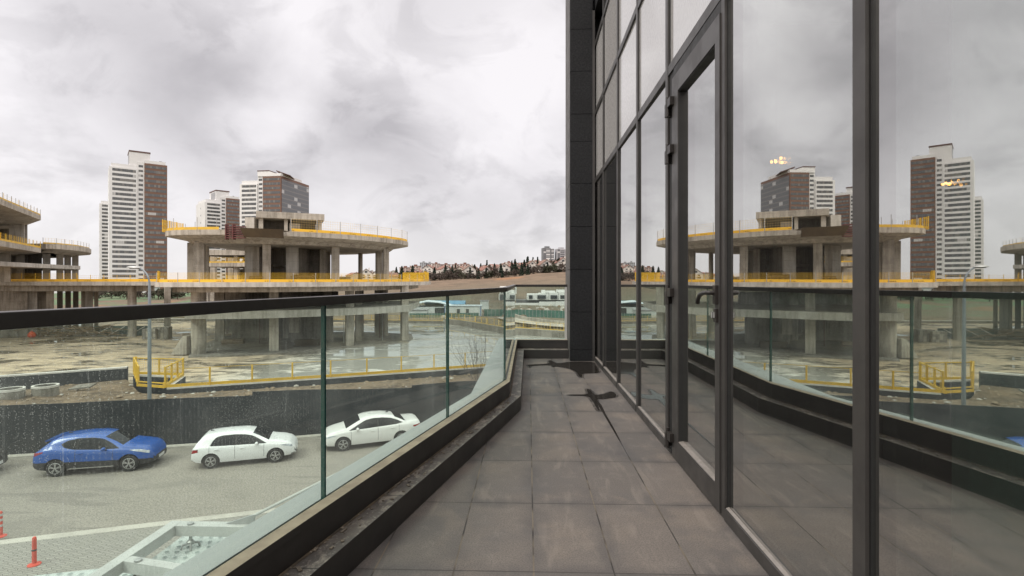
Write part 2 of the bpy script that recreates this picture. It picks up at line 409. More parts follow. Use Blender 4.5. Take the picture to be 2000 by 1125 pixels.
for k, (P, nm) in enumerate(((P1, 0), (P2, 1))):
    poly = chaikin(zoomp(P), 2)
    w = MB(); c = (sum(p[0] for p in poly) / len(poly), sum(p[1] for p in poly) / len(poly))
    w.add([(x, y, .003) for x, y in poly], [tuple(range(len(poly)))])
    dm = MB(); q = chaikin(inset(poly, -.022), 1); dm.add([(x, y, .0015) for x, y in q], [tuple(range(len(q)))]); tag(dm.build('damp_patch', M['damp']), kind='structure').rotation_euler.z = LA
    bm_o = w.build('puddle', M['wet']); tag(bm_o, kind='structure'); bm_o.rotation_euler.z = LA
jl = [(.606, 4.95), (.614, 4.6), (.615, 4.3), (.618, 3.9), (.620, 3.5), (.622, 3.3)]; jr = [(.622, 4.95), (.642, 4.6), (.634, 4.3), (.634, 3.9), (.628, 3.5), (.6235, 3.3)]
w = MB(); w.strip([(x, y, .0025) for x, y in jl], [(x, y, .0025) for x, y in jr]); tag(w.build('puddle', M['wet']), kind='structure').rotation_euler.z = LA

# ---- kerb (a low wall of two steps with a mortar cap and an outer flashing)
kerb = thing('balcony_kerb', 'low dark stepped kerb wall with a stained ledge running under the glass balustrade', 'kerb', (0, 0, 0), LA)
def ribbon(a, za, b, zb, m=0, mb=None):
    mb = mb or MB(); return mb.strip([(x, y, za) for x, y in a], [(x, y, zb) for x, y in b], m)
def solid_between(a, b, z0, z1, mtop=0, mside=1):
    mb = MB(); ribbon(a, z1, b, z1, mtop, mb); ribbon(a, z0, a, z1, mside, mb); ribbon(b, z0, b, z1, mside, mb); ribbon(a, z0, b, z0, mside, mb)
    for i in (0, -1): mb.add([(*a[i], z0), (*b[i], z0), (*b[i], z1), (*a[i], z1)], [(0, 1, 2, 3)], mside)
    return mb
solid_between(L_foot, L_step, .0005, .12).build('ledge', [M['ledge_top'], M['riser']], kerb)
Lg_in = [(x + .018, y) for x, y in L_glass[:2]] + [(L_glass[2][0] + .018, L_glass[2][1] - .018), (L_glass[3][0], L_glass[3][1] - .018)]
L_cap0 = [(x + .004, y - (.004 if i > 1 else 0)) for i, (x, y) in enumerate(L_step)]
solid_between(L_step, L_out, .0005, .215, 0, 0).build('upstand', M['riser'], kerb)
solid_between(L_cap0, Lg_in, .216, .243, 0, 1).build('mortar_cap', [M['cap'], M['riser']], kerb)
Lg_out = [(x - .02, y) for x, y in L_glass[:2]] + [(L_glass[2][0] - .02, L_glass[2][1] + .02), (L_glass[3][0], L_glass[3][1] + .02)]
L_fl = [(x - .012, y) for x, y in L_out[:2]] + [(L_out[2][0] - .012, L_out[2][1] + .012), (L_out[3][0], L_out[3][1] + .012)]
solid_between(Lg_out, L_fl, .217, .225, 0, 0).build('flashing', M['ledge_out'], kerb)
solid_between(L_out, L_fl, -.34, .2165, 0, 0).build('fascia', M['ledge_out'], kerb)
so = lambda L, k: [(x + k, y) for x, y in L[:2]] + [(L[2][0] + k, L[2][1] - k), (L[3][0], L[3][1] - k)]
MB().strip([(x, y, .1225) for x, y in so(L_step, .002)], [(x, y, .1225) for x, y in so(L_step, .016)]).build('sealant_strip', plain('old_sealant', (.10, .072, .045), (.035, .028, .022), 18, .8), kerb)
gut = []
for k in range(240):                                    # grit and peeled coating lying along the ledge
    y = random.uniform(-1.0, 4.25); x = -1.25 + .247 * y + .012 + random.random() ** 2 * .07
    gut.append((x, y, random.uniform(.002, .008)))
g = MB()
for x, y, r in gut: g.obox((x, y, .1215 + r * .25), (r * 1.6, r * random.uniform(1, 5), r * .5), random.uniform(-.5, .8))
tag(g.build('ledge_debris', plain('mortar_crumbs', (.20, .17, .13), (.08, .07, .06), 30, .9)), kind='stuff').rotation_euler.z = LA

# ---- balustrade
bal = thing('glass_balustrade', 'frameless greenish glass balustrade with a slim black handrail round the balcony', 'balustrade', (0, 0, 0), LA)
M['bal_glass'] = clear_glass('balustrade_glass', (.84, .912, .882))
M['glass_edge'] = plain('green_glass_edge', (.012, .075, .062), (.01, .05, .045), 3, .25)
def glass_panel(p, q, z0, z1, t=.017, gap=.005):
    p = Vector((*p, 0)); q = Vector((*q, 0)); d = (q - p).normalized(); nn = Vector((-d.y, d.x, 0)) * (t / 2); p = p + d * gap; q = q - d * gap
    mb = MB(); vs = []
    for z in (z0, z1):
        for a in (p - nn, q - nn, q + nn, p + nn): vs.append((a.x, a.y, z))
    mb.add(vs, [(0, 1, 5, 4), (2, 3, 7, 6)], 0); mb.add(vs, [(1, 2, 6, 5), (3, 0, 4, 7), (4, 5, 6, 7), (3, 2, 1, 0)], 1)
    return mb.build('glass_panel', [M['bal_glass'], M['glass_edge']], bal)
gA = lambda y: (-1.32 + .247 * y, y)
yc = L_glass[1][1]
ys = [-1.63, -.41, .82, 2.05, 3.28, yc]
for a, b in zip(ys, ys[1:]): glass_panel(gA(a), gA(b), .19, 1.005)
glass_panel(L_glass[1], (-.205, 6.05), .19, 1.005); glass_panel((-.205, 6.05), L_glass[2], .19, 1.005)
glass_panel(L_glass[2], (.530, 7.60), .19, 1.005)
MB().box(.528, .560, 7.575, 7.63, .24, 1.0).build('end_channel', M['white_steel'], bal)
def path_bar(path, w, z0, z1):
    out = []
    for i, b in enumerate(path):
        a = Vector(path[max(i - 1, 0)]); b = Vector(b); c = Vector(path[min(i + 1, len(path) - 1)])
        d1 = (b - a).normalized() if i else (c - b).normalized(); d2 = (c - b).normalized() if i < len(path) - 1 else d1
        n1 = Vector((-d1.y, d1.x)); n2 = Vector((-d2.y, d2.x)); nn = (n1 + n2).normalized(); nn = nn * (w / 2 / max(.3, nn.dot(n1)))
        out.append((b + nn, b - nn))
    mb = MB(); rings = [[(l.x, l.y, z0), (r.x, r.y, z0), (r.x, r.y, z1), (l.x, l.y, z1)] for l, r in out]
    return mb.loft(rings)
path_bar([gA(-1.7), L_glass[1], L_glass[2], (.560, 7.60)], .048, 1.0, 1.036).build('handrail', M['rail'], bal, bevel=.003)

# ---- facade
bld = thing('office_building', 'dark framed curtain wall building with mirror glass, a glazed door and a black stone pier', 'building', (0, 0, 0), LA)
GP = .918                                               # glass plane
MULL = [7.345, 6.345, 5.335, 4.37, 3.436, 2.447, 1.4525, .475, -.5, -1.475, -2.45]
TR = [2.45, 3.37, 4.3]
for y in MULL:
    w_ = .020 if abs(y - 2.447) < .01 else .0275; mb = MB().box(.90, .911, y - w_, y + w_, 0.0, 4.75); mb.box(.9111, 1.05, y - w_ + .001, y + w_ - .001, 0.0, 4.75, 1); mb.box(GP - .006, GP + .02, y - w_ - .006, y + w_ + .006, 0.0, 4.75, 1)
    mb.build('mullion', [M['frame'], M['frame_dark']], bld)
M['mirror'] = mirror_glass('reflective_glazing', .56, (.74, .80, .77), (.95, .945, .925), 0.0, .012)
M['mirror_dusty'] = mirror_glass('dusty_reflective_glazing', .55, (.26, .29, .28), (.95, .95, .95), .04, .42)
for i, (a, b) in enumerate(zip(MULL, MULL[1:])):
    y1, y0 = a - .0275, b + .0275
    for z in TR:
        mb = MB().box(.902, 1.05, y0, y1, z - .03, z + .03); mb.box(GP - .006, GP + .02, y0, y1, z - .034, z + .034, 1)
        mb.build('transom', [M['frame'], M['frame_dark']], bld)
    door_bay = (i == 4)
    spans = [(TR[0] + .03, TR[1] - .03), (TR[1] + .03, TR[2] - .03)]
    if not door_bay:
        spans = [(.062, TR[0] - .03)] + spans
        mb = MB().box(.895, 1.05, y0, y1, 0.0, .055); mb.add([(.903, y0, .056), (.903, y1, .056), (GP, y1, .062), (GP, y0, .062)], [(0, 1, 2, 3)], 1)
        mb.build('sill', [M['frame'], M['bead']], bld)
    for k, (z0, z1) in enumerate(spans):
        up = (k > 0) or door_bay
        g_ = MB().box(GP, GP + .022, y0 - .02, y1 + .02, z0 - .02, z1 + .02).build('window_pane', M['mirror_dusty' if up else 'mirror'], bld)
        # no two panes of a curtain wall sit in exactly one plane
        cy = (y0 + y1) / 2
        ang = {5: -.20, 6: -.03, 2: .22, 3: .3}.get(i, random.uniform(-.08, .08))
        piv = Matrix.Translation((GP, cy, 0)) @ Matrix.Rotation(R(ang), 4, 'Z') @ Matrix.Translation((-GP, -cy, 0))
        g_.matrix_local = piv
# door
Y0, Y1 = 2.472, 3.28; DT = 2.35; s0, s1 = .06, .125; DG = .924
mb = MB(); fx0, fx1 = .893, .975
mb.box(fx0, fx1, Y0, Y0 + s0, .012, DT); mb.box(fx0, fx1, Y1 - s1, Y1, .012, DT); mb.box(fx0, fx1, Y0 + s0, Y1 - s1, .012, .13); mb.box(fx0, fx1, Y0 + s0, Y1 - s1, DT - .115, DT)
ya, yb = Y0 + s0, Y1 - s1
mb.add([(fx0 + .004, ya, .131), (fx0 + .004, yb, .131), (DG, yb, .136), (DG, ya, .136)], [(0, 1, 2, 3)], 1)
mb.box(fx0 + .006, DG, yb - .003, yb - .0005, .14, DT - .118, 2); mb.box(fx0 + .006, DG, ya, yb, DT - .121, DT - .1155, 2)
door = mb.build('door', [M['frame'], M['bead'], M['frame_dark']], bld)
MB().box(DG, DG + .02, ya - .01, yb + .01, .125, DT - .11).build('pane', M['mirror'], door)
mb = MB().box(.912, 1.05, Y1 + .006, 3.41, .0, DT + .07).box(.905, 1.05, 2.468, Y1 + .006, DT + .006, TR[0] - .03).box(.90, 1.05, 2.468, 3.41, -.0, .010, 1)
mb.build('door_frame', [M['frame_dark'], M['frame']], bld)
for z in (2.2, 1.905, 1.02, .125):
    mb = MB().box(.868, .893, Y1 - .045, Y1 + .022, z - .022, z + .03); mb.lathe([(.011, -.075 + z), (.011, .05 + z)], (.876, Y1 + .030, 0), 10); mb.box(.866, .911, Y1 + .042, Y1 + .075, z - .07, z + .012)
    mb.build('hinge', M['rail'], door, bevel=.002)
hy = Y0 + .030
mb = MB().box(.878, .893, hy - .018, hy + .018, .985, 1.075).tube([(.880, hy, 1.04), (.858, hy, 1.04), (.848, hy + .012, 1.04), (.846, hy + .05, 1.038), (.846, hy + .105, 1.028), (.848, hy + .14, 1.004), (.851, hy + .155, .985)], .0105, 10)
mb.build('handle', M['rail'], door, smooth=True)
MB().box(.880, .893, hy - .016, hy + .016, .90, .965).obox((.874, hy, .935), (.014, .018, .03), 0, 1).build('lock', [M['rail'], M['steel']], door, bevel=.002)
# stone pier and the wall behind it
mb = MB()
zj = [0.003, .155, .668, 1.246, 1.824, 2.41, 2.98, 3.35, 3.93, 4.5, 5.08, 5.66, 6.24]
for a, b in zip(zj, zj[1:]):
    mb.box(.566, .868, 7.10, 7.16, a + .003, b - .003, 0); mb.box(.564, .625, 7.1605, 7.95, a + .003, b - .003, 1); 
mb.box(.575, .868, 7.1605, 7.94, .0, 6.24, 2)
mb.build('pier', [M['stone'], M['stone_edge'], M['frame_dark']], bld)
MB().box(.868, .90, 7.10, 7.30, 0, 4.75).build('corner_post', M['frame'], bld)
MB().box(.95, 9.0, 7.41, 7.94, 0.0, 6.2).build('side_wall', M['stone'], bld)
MB().box(.905, 9.0, -3.0, 7.40, 4.76, 6.2).build('upper_wall', M['stone'], bld)
mb = MB().box(-.36, 9.0, -40.0, 7.80, -7.2, -.33); mb.box(-.1, 9.0, -40, -3.01, -.325, 6.2)
mb.build('lower_wall', M['concrete_light'], bld)
# room behind the glass
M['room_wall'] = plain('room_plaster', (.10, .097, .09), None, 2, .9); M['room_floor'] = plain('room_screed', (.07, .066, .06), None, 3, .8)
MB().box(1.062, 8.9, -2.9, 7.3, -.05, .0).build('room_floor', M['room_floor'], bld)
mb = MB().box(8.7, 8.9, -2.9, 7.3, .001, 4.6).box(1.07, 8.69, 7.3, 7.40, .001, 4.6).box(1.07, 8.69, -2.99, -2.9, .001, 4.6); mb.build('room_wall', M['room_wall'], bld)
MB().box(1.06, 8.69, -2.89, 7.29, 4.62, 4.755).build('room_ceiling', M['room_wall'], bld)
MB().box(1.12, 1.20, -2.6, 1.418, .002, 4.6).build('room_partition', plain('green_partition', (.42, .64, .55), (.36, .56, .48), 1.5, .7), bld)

# dining chair standing inside, seen faintly through the glass
ch = thing('dining_chair', 'black chair with tapered legs standing inside behind the mirror glass', 'chair', loc2w(1.75, 2.95, 0), LA + .5)
MB().box(-.22, .22, -.22, .22, .43, .49).build('seat', M['black'], ch, bevel=.02)
MB().obox((0, .22, .70), (.42, .04, .42), 0, 0, .12).build('backrest', M['black'], ch, bevel=.015)
for sx in (-1, 1):
    for sy in (-1, 1): MB().tube([(sx * .17, sy * .17, .43), (sx * .23, sy * .23, .0)], [.022, .010], 8).build('leg', M['black'], ch, smooth=True)
# lit ceiling lamps inside
def emis(n): return n('Emission', None, Color=(1, .40, .07, 1), Strength=13.0)
M['lamp'] = mat('warm_bulb', emis)
def pendant(x, y, z, label):
    t = thing('pendant_lamp', label, 'lamp', loc2w(x, y, z), LA, 'lit pendant lamps inside the room')
    MB().tube([(0, 0, .12), (0, 0, 4.6 - z)], .006, 6).build('cord', M['black'], t)
    MB().lathe([(.02, .12), (.05, .10), (.05, .085)], (0, 0, 0), 12).build('lamp_shade', M['rail'], t)
    for k in range(5):
        a = k * 1.3; MB().lathe([(.001, -.017), (.014, -.009), (.017, 0), (.012, .013), (.001, .017)], (cos(a) * .045, sin(a) * .045 * (1 + k * .2), .05 - .016 * k), 8).build('bulb', M['lamp'], t, smooth=True)
def through(x, y, dist):                               # where a ray from the eye through the glass lands inside
    w = px(x, y, dist); l = LM.inverted() @ w; return l
l = through(1517, 318, 5.6); pendant(l.x, l.y, l.z, 'warm lit pendant lamp seen through the glass beside the door, above the reflected tower')
l = through(1853, 362, 5.8); pendant(l.x, l.y, l.z, 'warm lit pendant lamp seen through the rightmost glass pane')
# ------------------------------------------------------------------ ground, street, building site
ZR = -6.70                                              # road level
FAR = [(-75, 12.0), (-43, 17.8), (-22.2, 22.6), (-15.06, 24.15), (-9.1, 25.8), (-2, 28.4), (10, 33.4), (40, 47), (90, 71)]
NEAR = [(-75, -2.2), (-38, 8.7), (-15.1, 15.4), (-10.95, 16.67), (-4, 18.8), (8, 23.4), (40, 37), (92, 61)]
def resample(p, k):
    d = [0]
    for a, b in zip(p, p[1:]): d.append(d[-1] + hypot(b[0] - a[0], b[1] - a[1]))
    out = []
    for i in range(k):
        t = d[-1] * i / (k - 1)
        out.append((interp(list(zip(d, [q[0] for q in p])), t), interp(list(zip(d, [q[1] for q in p])), t)))
    return out
FARs = resample(chaikin(FAR, 2, False), 70); NEARs = resample(chaikin(NEAR, 2, False), 70)
def ribbon3(a, za, b, zb): return MB().strip([(x, y, za) for x, y in a], [(x, y, zb) for x, y in b])
def asph(n):
    v = n('NewGeometry').outputs[0]; s = n.noise(v, 17, 7, .75); a = n.noise(v, .35, 5, .6, .6); b = n.noise(n.vec('MULTIPLY', v, (.25, 1.0, 1)), 1.4, 5, .6)
    c = n.mix(n.ramp(s, .40, .60), (.165, .150, .128), (.305, .28, .24)); c = n.mix(n.math('MULTIPLY', n.ramp(a, .45, .68), .45), c, (.14, .13, .115))
    c = n.mix(n.math('MULTIPLY', n.ramp(b, .55, .72), .3), c, (.33, .30, .26)); c = n.mix(n.math('MULTIPLY', n.ramp(n.noise(n.vec('MULTIPLY', v, (.12, .9, 1)), .9, 3), .56, .62), .4), c, (.11, .10, .09))
    p = n('BsdfPrincipled', None, Base_Color=c, Roughness=.8); n.link(bump(n, s, .03, .7), p.inputs['Normal']); return p
M['asphalt'] = mat('worn_asphalt', asph)
tag(ribbon3(NEARs, ZR, FARs, ZR).build('road', M['asphalt']), kind='structure')
def pave_fn(n):
    v = n('NewGeometry').outputs[0]; x, y, z = n.sep(v)
    u = n.math('ADD', n.math('MULTIPLY', x, .957), n.math('MULTIPLY', y, .29)); w = n.math('SUBTRACT', n.math('MULTIPLY', y, .957), n.math('MULTIPLY', x, .29))
    br = n('TexBrick', {'offset': .5}, Vector=n.comb(n.math('ADD', u, n.math('MULTIPLY', n.math('PINGPONG', w, .105), .6)), w, 0), Scale=1.0, Mortar_Size=.009, Brick_Width=.21, Row_Height=.105, Color1=(.30, .29, .26, 1), Color2=(.25, .24, .215, 1), Mortar=(.11, .10, .09, 1))
    c = n.mix(n.math('MULTIPLY', n.ramp(n.noise(v, 1.3, 5), .4, .7), .4), br.outputs[0], (.22, .21, .18))
    p = n('BsdfPrincipled', None, Base_Color=c, Roughness=.8); n.link(bump(n, br.outputs[1], -.01, .6), p.inputs['Normal']); return p
M['paver'] = mat('interlocking_pavers', pave_fn)
KI = offset_line(NEARs, -.34); PI_ = offset_line(NEARs, -26)
tag(ribbon3(PI_, ZR + .125, KI, ZR + .125).build('pavement', M['paver']), kind='structure')
mb = MB(); ribbon(KI, ZR + .13, NEARs, ZR + .13, 0, mb); ribbon(NEARs, ZR + .13, NEARs, ZR - .1, 0, mb)
M['kerbstone'] = concrete('kerb_stone', (.45, .43, .38), (.36, .34, .3))
tag(mb.build('kerb', M['kerbstone']), kind='structure')
FO = offset_line(FARs, .42); mb = MB(); ribbon(FARs, ZR - .1, FARs, ZR + .12, 0, mb); ribbon(FARs, ZR + .12, FO, ZR + .12, 0, mb)
tag(mb.build('kerb', M['kerbstone']), kind='structure')
# bollards
def bollard(x, y, label, bands):
    t = thing('bollard', label, 'bollard', (x, y, ZR + .126 if not bands else ZR + .135), 0, 'red traffic bollards at the pavement edge')
    red = M.setdefault('bollard_red', plain('orange_red_rubber', (.62, .075, .04), (.5, .06, .035), 4, .5))
    MB().lathe([(.15, 0), (.15, .02), (.10, .04), (.06, .05)], (0, 0, 0), 16).build('base', red, t, smooth=True)
    MB().lathe([(.052, .05), (.05, .68), (.045, .73), (.028, .755), (.001, .76)], (0, 0, 0), 16).build('post', red, t, smooth=True)
    for z in ((.30, .47, .62) if bands else (.38,)): MB().lathe([(.0525, z), (.0535, z + .01), (.0535, z + (.06 if bands else .035)), (.0515, z + (.07 if bands else .045))], (0, 0, 0), 16).build('reflective_band', M['white_steel'] if bands else M['kerb_dark'], t)
D = (EYE - ZR - .126) * F / (1103 - 547); bollard(gx(67, D), D, 'plain red bollard standing on the grey paving near the glass canopy', False)
D = (EYE - ZR - .135) * F / (1048 - 547); bollard(gx(1, D), D, 'red bollard with white bands at the left edge, on the kerb', True)

# ---- glass canopy below the balcony
can = thing('glass_canopy', 'grey steel entrance canopy with dotted glass hanging under its beams, below the balcony', 'canopy', (0, 0, 0), LA)
ZC = -2.5
def dots(n):
    v = n('TexCoord').outputs['Object']; x, y, z = n.sep(v)
    u = n.math('DIVIDE', x, .15); w = n.math('DIVIDE', y, .15)
    row = n.math('MULTIPLY', n.math('MODULO', n.math('FLOOR', n.math('ADD', w, 100.0)), 2.0), .5)
    fu = n.math('SUBTRACT', n.math('FRACT', n.math('ADD', u, row)), .5); fw = n.math('SUBTRACT', n.math('FRACT', w), .5)
    r = n.math('SQRT', n.math('ADD', n.math('MULTIPLY', fu, fu), n.math('MULTIPLY', fw, fw)))
    k = n.math('LESS_THAN', r, .20)
    g = n.mixs(.45, n('BsdfTransparent', None, Color=(.90, .95, .94)), n('BsdfDiffuse', None, Color=(.74, .79, .77)))
    g = n.mixs(.08, g, n('BsdfGlossy', None, Roughness=.05))
    return n.mixs(k, g, n('BsdfDiffuse', None, Color=(.26, .30, .29)))
M['dots'] = mat('dotted_canopy_glass', dots)
mb = MB()
mb.beam((-5.25, 7.65, ZC - .075), (-5.33, 3.2, ZC - .075), .16, .15); mb.beam((-5.17, 7.57, ZC - .076), (-.37, 7.57, ZC - .076), .16, .148)
mb.build('beam', M['white_steel'], can)
for y in (6.6, 5.45, 4.3):
    MB().beam((-5.19, y, ZC - .076), (-.45, y - 1.0, ZC - .076), .13, .147).build('beam', M['white_steel'], can)
gl_ = [[(-5.33, 8.3), (-.45, 8.3), (-.45, 5.6), (-5.33, 6.75)], [(-6.6, 6.77), (-5.35, 7.1), (-4.9, 6.42), (-.45, 5.35), (-.45, 4.6), (-6.6, 5.6)], [(-6.6, 5.5), (-.45, 4.5), (-.45, 3.5), (-6.6, 4.5)]]
for g in gl_: MB().prism(g, -2.865, -2.845).build('glass_panel', M['dots'], can)
def spider(x, y):
    mb = MB(); mb.lathe([(.045, ZC + .001), (.045, ZC + .02), (.02, ZC + .028)], (x, y, 0), 12)
    mb.tube([(x, y, ZC - .15), (x, y, -2.76)], .022, 8); mb.lathe([(.02, -2.80), (.05, -2.79), (.05, -2.75), (.03, -2.73)], (x, y, 0), 10)
    for a in (0.6, 2.17, 3.74, 5.3): mb.tube([(x, y, -2.77), (x + cos(a) * .1, y + sin(a) * .1, -2.79), (x + cos(a) * .12, y + sin(a) * .12, -2.844)], .016, 6)
    mb.build('spider_fitting', M['steel'], can, smooth=True)
spider(-4.98, 7.57 - .02); spider(-5.0, 6.54); spider(-5.05, 5.40)
mb = MB(); B0 = Vector((-4.16, 7.60, ZC + .03)); B1 = Vector((-.62, 7.72, -.66))
mb.tube([B0 + Vector((.05, 0, .06)), B1], .022, 8); MBr = mb.build('tension_rod', M['white_steel'], can, smooth=True)
MB().add([(B0.x - .30, 7.575, ZC), (B0.x + .10, 7.575, ZC), (B0.x + .12, 7.575, ZC + .14), (B0.x - .30, 7.625, ZC), (B0.x + .10, 7.625, ZC), (B0.x + .12, 7.625, ZC + .14)], [(0, 1, 2), (5, 4, 3), (0, 3, 4, 1), (1, 4, 5, 2), (2, 5, 3, 0)]).build('rod_bracket', M['steel'], can)

# ---- black net fence along the road
def fence_fn(n):
    v = n('NewGeometry').outputs[0]; x, y, z = n.sep(v)
    u = n.math('ADD', n.math('MULTIPLY', x, .96), n.math('MULTIPLY', y, .28))
    a = n.noise(n.comb(n.math('MULTIPLY', u, 9.0), n.math('MULTIPLY', z, 1.2), 0), 1.0, 5, .7); b = n.noise(v, .5, 4)
    rib = n.math('PINGPONG', u, .06)
    c = n.mix(n.ramp(a, .3, .75), (.009, .012, .016), (.015, .019, .023)); c = n.mix(n.math('MULTIPLY', n.ramp(b, .45, .7), .5), c, (.024, .025, .026))
    p = n('BsdfPrincipled', None, Base_Color=c, Roughness=.75); n.link(bump(n, n.math('ADD', n.math('MULTIPLY', rib, 6.0), a), .01, .3), p.inputs['Normal']); return p
M['black_net'] = mat('black_debris_netting', fence_fn)
fen = thing('site_fence', 'long black netting fence along the far side of the road behind the parked cars', 'fence')
FB = offset_line(FARs, .36)
def fence_piece(i0, i1, za_, zb_):
    pts = FB[i0:i1 + 1]; bk = offset_line(pts, .05); mb = MB()
    zt = [za_ + (zb_ - za_) * i / (len(pts) - 1) + .025 * sin(x * 1.7) + .012 * sin(x * 4.1) for i, (x, y) in enumerate(pts)]
    mb.strip([(x, y, ZR + .1) for x, y in pts], [(x, y, t) for (x, y), t in zip(pts, zt)]); mb.strip([(x, y, ZR + .1) for x, y in bk], [(x, y, t) for (x, y), t in zip(bk, zt)])
    mb.strip([(x, y, t) for (x, y), t in zip(pts, zt)], [(x, y, t) for (x, y), t in zip(bk, zt)])
    for j in (0, -1): mb.add([(*pts[j], ZR + .1), (*bk[j], ZR + .1), (*bk[j], zt[j]), (*pts[j], zt[j])], [(0, 1, 2, 3)])
    mb.build('net_panel', M['black_net'], fen)
ia = min(range(70), key=lambda i: abs(FB[i][0] - gx(437, FB[i][1]))); ib = min(range(70), key=lambda i: abs(FB[i][0] - gx(793, FB[i][1])))
fence_piece(0, ia, -4.10, -4.46); fence_piece(ia, ib, -4.27, -4.58); fence_piece(ib, 69, -4.45, -5.0)
for i in range(2, 68, 2):
    x, y = offset_line(FB, .10)[i]; MB().tube([(x, y, ZR), (x, y, -5.2)], .03, 6).build('post', M['post_grey'], fen)

# ---- dirt bank between fence and pit
WL = [(-75, 12 + 6), (-31.4, 32.0), (-25.3, 34.8), (-25.1, 34.9)]
WALL_L = [(-80, 12.4), (-50, 24.9), (-31.4, 32.0), (-25.6, 34.6)]
NOTCH = [(-25.4, 34.6), (-21.95, 30.75)]
WALL_R = [(-20.1, 30.4), (-11.9, 33.6), (-4.7, 36.7), (12, 44), (44, 58)]
EDGE = [(-80, 12.4), (-50, 24.9), (-31.4, 32.0), (-25.6, 34.5), (-21.9, 30.6), (-20.1, 30.3), (-11.9, 33.5), (-4.7, 36.6), (12, 43.9), (44, 57.9)]
EDs = resample(EDGE, 180); FOs = resample(offset_line(FARs, .44), 180)
# align by x so the bank has straight cross sections
def at_x(line, x):
    return interp(line, x)
xs = [-78 + i * .42 for i in range(280)]
rows = 16; mb = MB(); vs = []
for x in xs:
    y0 = interp(FOs, x); y1 = interp(EDGE, x) + .12
    zl = interp([(-31, -5.75), (-25, -5.45), (-22, -5.55), (-12, -5.62), (0, -5.7)], x)
    for j in range(rows):
        t = j / (rows - 1); y = y0 + (y1 - y0) * t
        z = -4.80 + (zl + 4.80) * t - (.35 * (1 - t) ** 4)
        k = sin(pi * t) ; z += k * (mnoise.fractal(Vector((x * .45, y * .45, 0)), 1.0, 2.0, 4) * .20 + mnoise.noise(Vector((x * 2.3, y * 2.3, 4))) * .12)
        vs.append((x, y, z))
fs = [(i * rows + j, (i + 1) * rows + j, (i + 1) * rows + j + 1, i * rows + j + 1) for i in range(len(xs) - 1) for j in range(rows - 1)]
mb.add(vs, fs)
def dirt_fn(n):
    v = n('NewGeometry').outputs[0]; a = n.noise(v, .6, 6, .65); b = n.noise(v, 4.5, 6, .7); s = n.noise(v, 18, 4, .7)
    c = n.mix(n.ramp(a, .35, .68), (.215, .15, .095), (.10, .072, .048)); c = n.mix(n.math('MULTIPLY', n.ramp(b, .48, .62), .75), c, (.33, .255, .175)); c = n.mix(n.math('MULTIPLY', n.ramp(s, .5, .62), .55), c, (.06, .045, .032))
    p = n('BsdfPrincipled', None, Base_Color=c, Roughness=.95); n.link(bump(n, n.math('ADD', b, s), .08, .9), p.inputs['Normal']); return p
M['dirt'] = mat('dirt', dirt_fn)
bank = tag(mb.build('dirt_bank', M['dirt'], smooth=60), kind='structure')
def bank_z(x, y):
    y0 = interp(FOs, x); y1 = interp(EDGE, x) + .12; t = min(1, max(0, (y - y0) / (y1 - y0))); zl = interp([(-31, -5.75), (-25, -5.45), (-22, -5.55), (-12, -5.62), (0, -5.7)], x)
    return -4.80 + (zl + 4.80) * t - (.35 * (1 - t) ** 4)
mb = MB()
for k in range(650):
    x = random.uniform(-40, 2); y0 = interp(FOs, x); y1 = interp(EDGE, x); y = y0 + (y1 - y0) * random.random() ** .8
    r = random.choice((.04, .05, .06, .07, .09, .13)) * random.uniform(.8, 1.4)
    rings = []
    z = bank_z(x, y); a0 = random.random() * 6
    for zz_, rr in ((-.3, .8), (.25, 1.0), (.6, .5)): rings.append([(x + cos(a0 + t * pi / 3) * r * rr * random.uniform(.7, 1.2), y + sin(a0 + t * pi / 3) * r * rr * random.uniform(.7, 1.2), z + zz_ * r) for t in range(6)])
    mb.loft(rings, random.choice((0, 0, 0, 0, 0, 1)))
tag(mb.build('loose_stones', [plain('dirt_stone', (.27, .205, .14), (.17, .125, .085), 2, .9, world=True), M['concrete_light']]), kind='stuff')

# ---- retaining walls round the pit
M['coping'] = plain('pale_coping', (.62, .60, .56), (.5, .48, .45), 2, .8)
def wall_line(name, label, pts, z0, z1, t=.3, m=None, z1b=None):
    o = thing(name, label, 'wall'); k = len(pts); bk = offset_line(pts, t); mb = MB()
    zt = [z1 + ((z1b if z1b is not None else z1) - z1) * i / (k - 1) for i in range(k)]
    A = [(x, y, z0) for x, y in pts]; B = [(x, y, z) for (x, y), z in zip(pts, zt)]; C = [(x, y, z) for (x, y), z in zip(bk, zt)]; D_ = [(x, y, z0) for x, y in bk]
    mb.strip(A, B, 0); mb.strip(C, D_, 0)
    for j in (0, -1): mb.add([A[j], B[j], C[j], D_[j]], [(0, 1, 2, 3)], 0)
    mb.build('wall_body', m or M['membrane'], o)
    cap = MB(); cap.strip([(x, y, z + .004) for x, y, z in B], [(x, y, z + .004) for x, y, z in C]); cap.strip([(x, y, z - .09) for x, y, z in B], [(x, y, z + .004) for x, y, z in B]); cap.v = [(x, y - .004, z) for x, y, z in cap.v]
    cap.build('coping', M['coping'], o); return o
M['membrane'] = plain('black_waterproofing', (.022, .025, .030), (.048, .05, .055), .9, .7, 0, .01, 12, world=True)
wall_line('retaining_wall', 'black coated retaining wall with a pale top edge, at the left of the muddy pit', WALL_L, -8.6, -6.6, .3, None, -4.62) if False else None
wl = [(-80, 12.4), (-50, 24.9), (-31.4, 32.0), (-25.5, 34.6)]
wall_line('retaining_wall', 'black coated retaining wall with a pale top edge behind the two concrete rings', resample(wl, 12), -8.6, -5.75, .3, None, -4.66)
wall_line('retaining_wall', 'black retaining wall under the long yellow guard rail', resample(WALL_R, 14), -8.6, -5.18, .3)
wall_line('retaining_wall', 'short black wall of the notch inside the yellow guard rail corner', [(-25.0, 34.45), (-21.4, 33.8), (-20.3, 30.75)], -8.6, -5.15, .25)
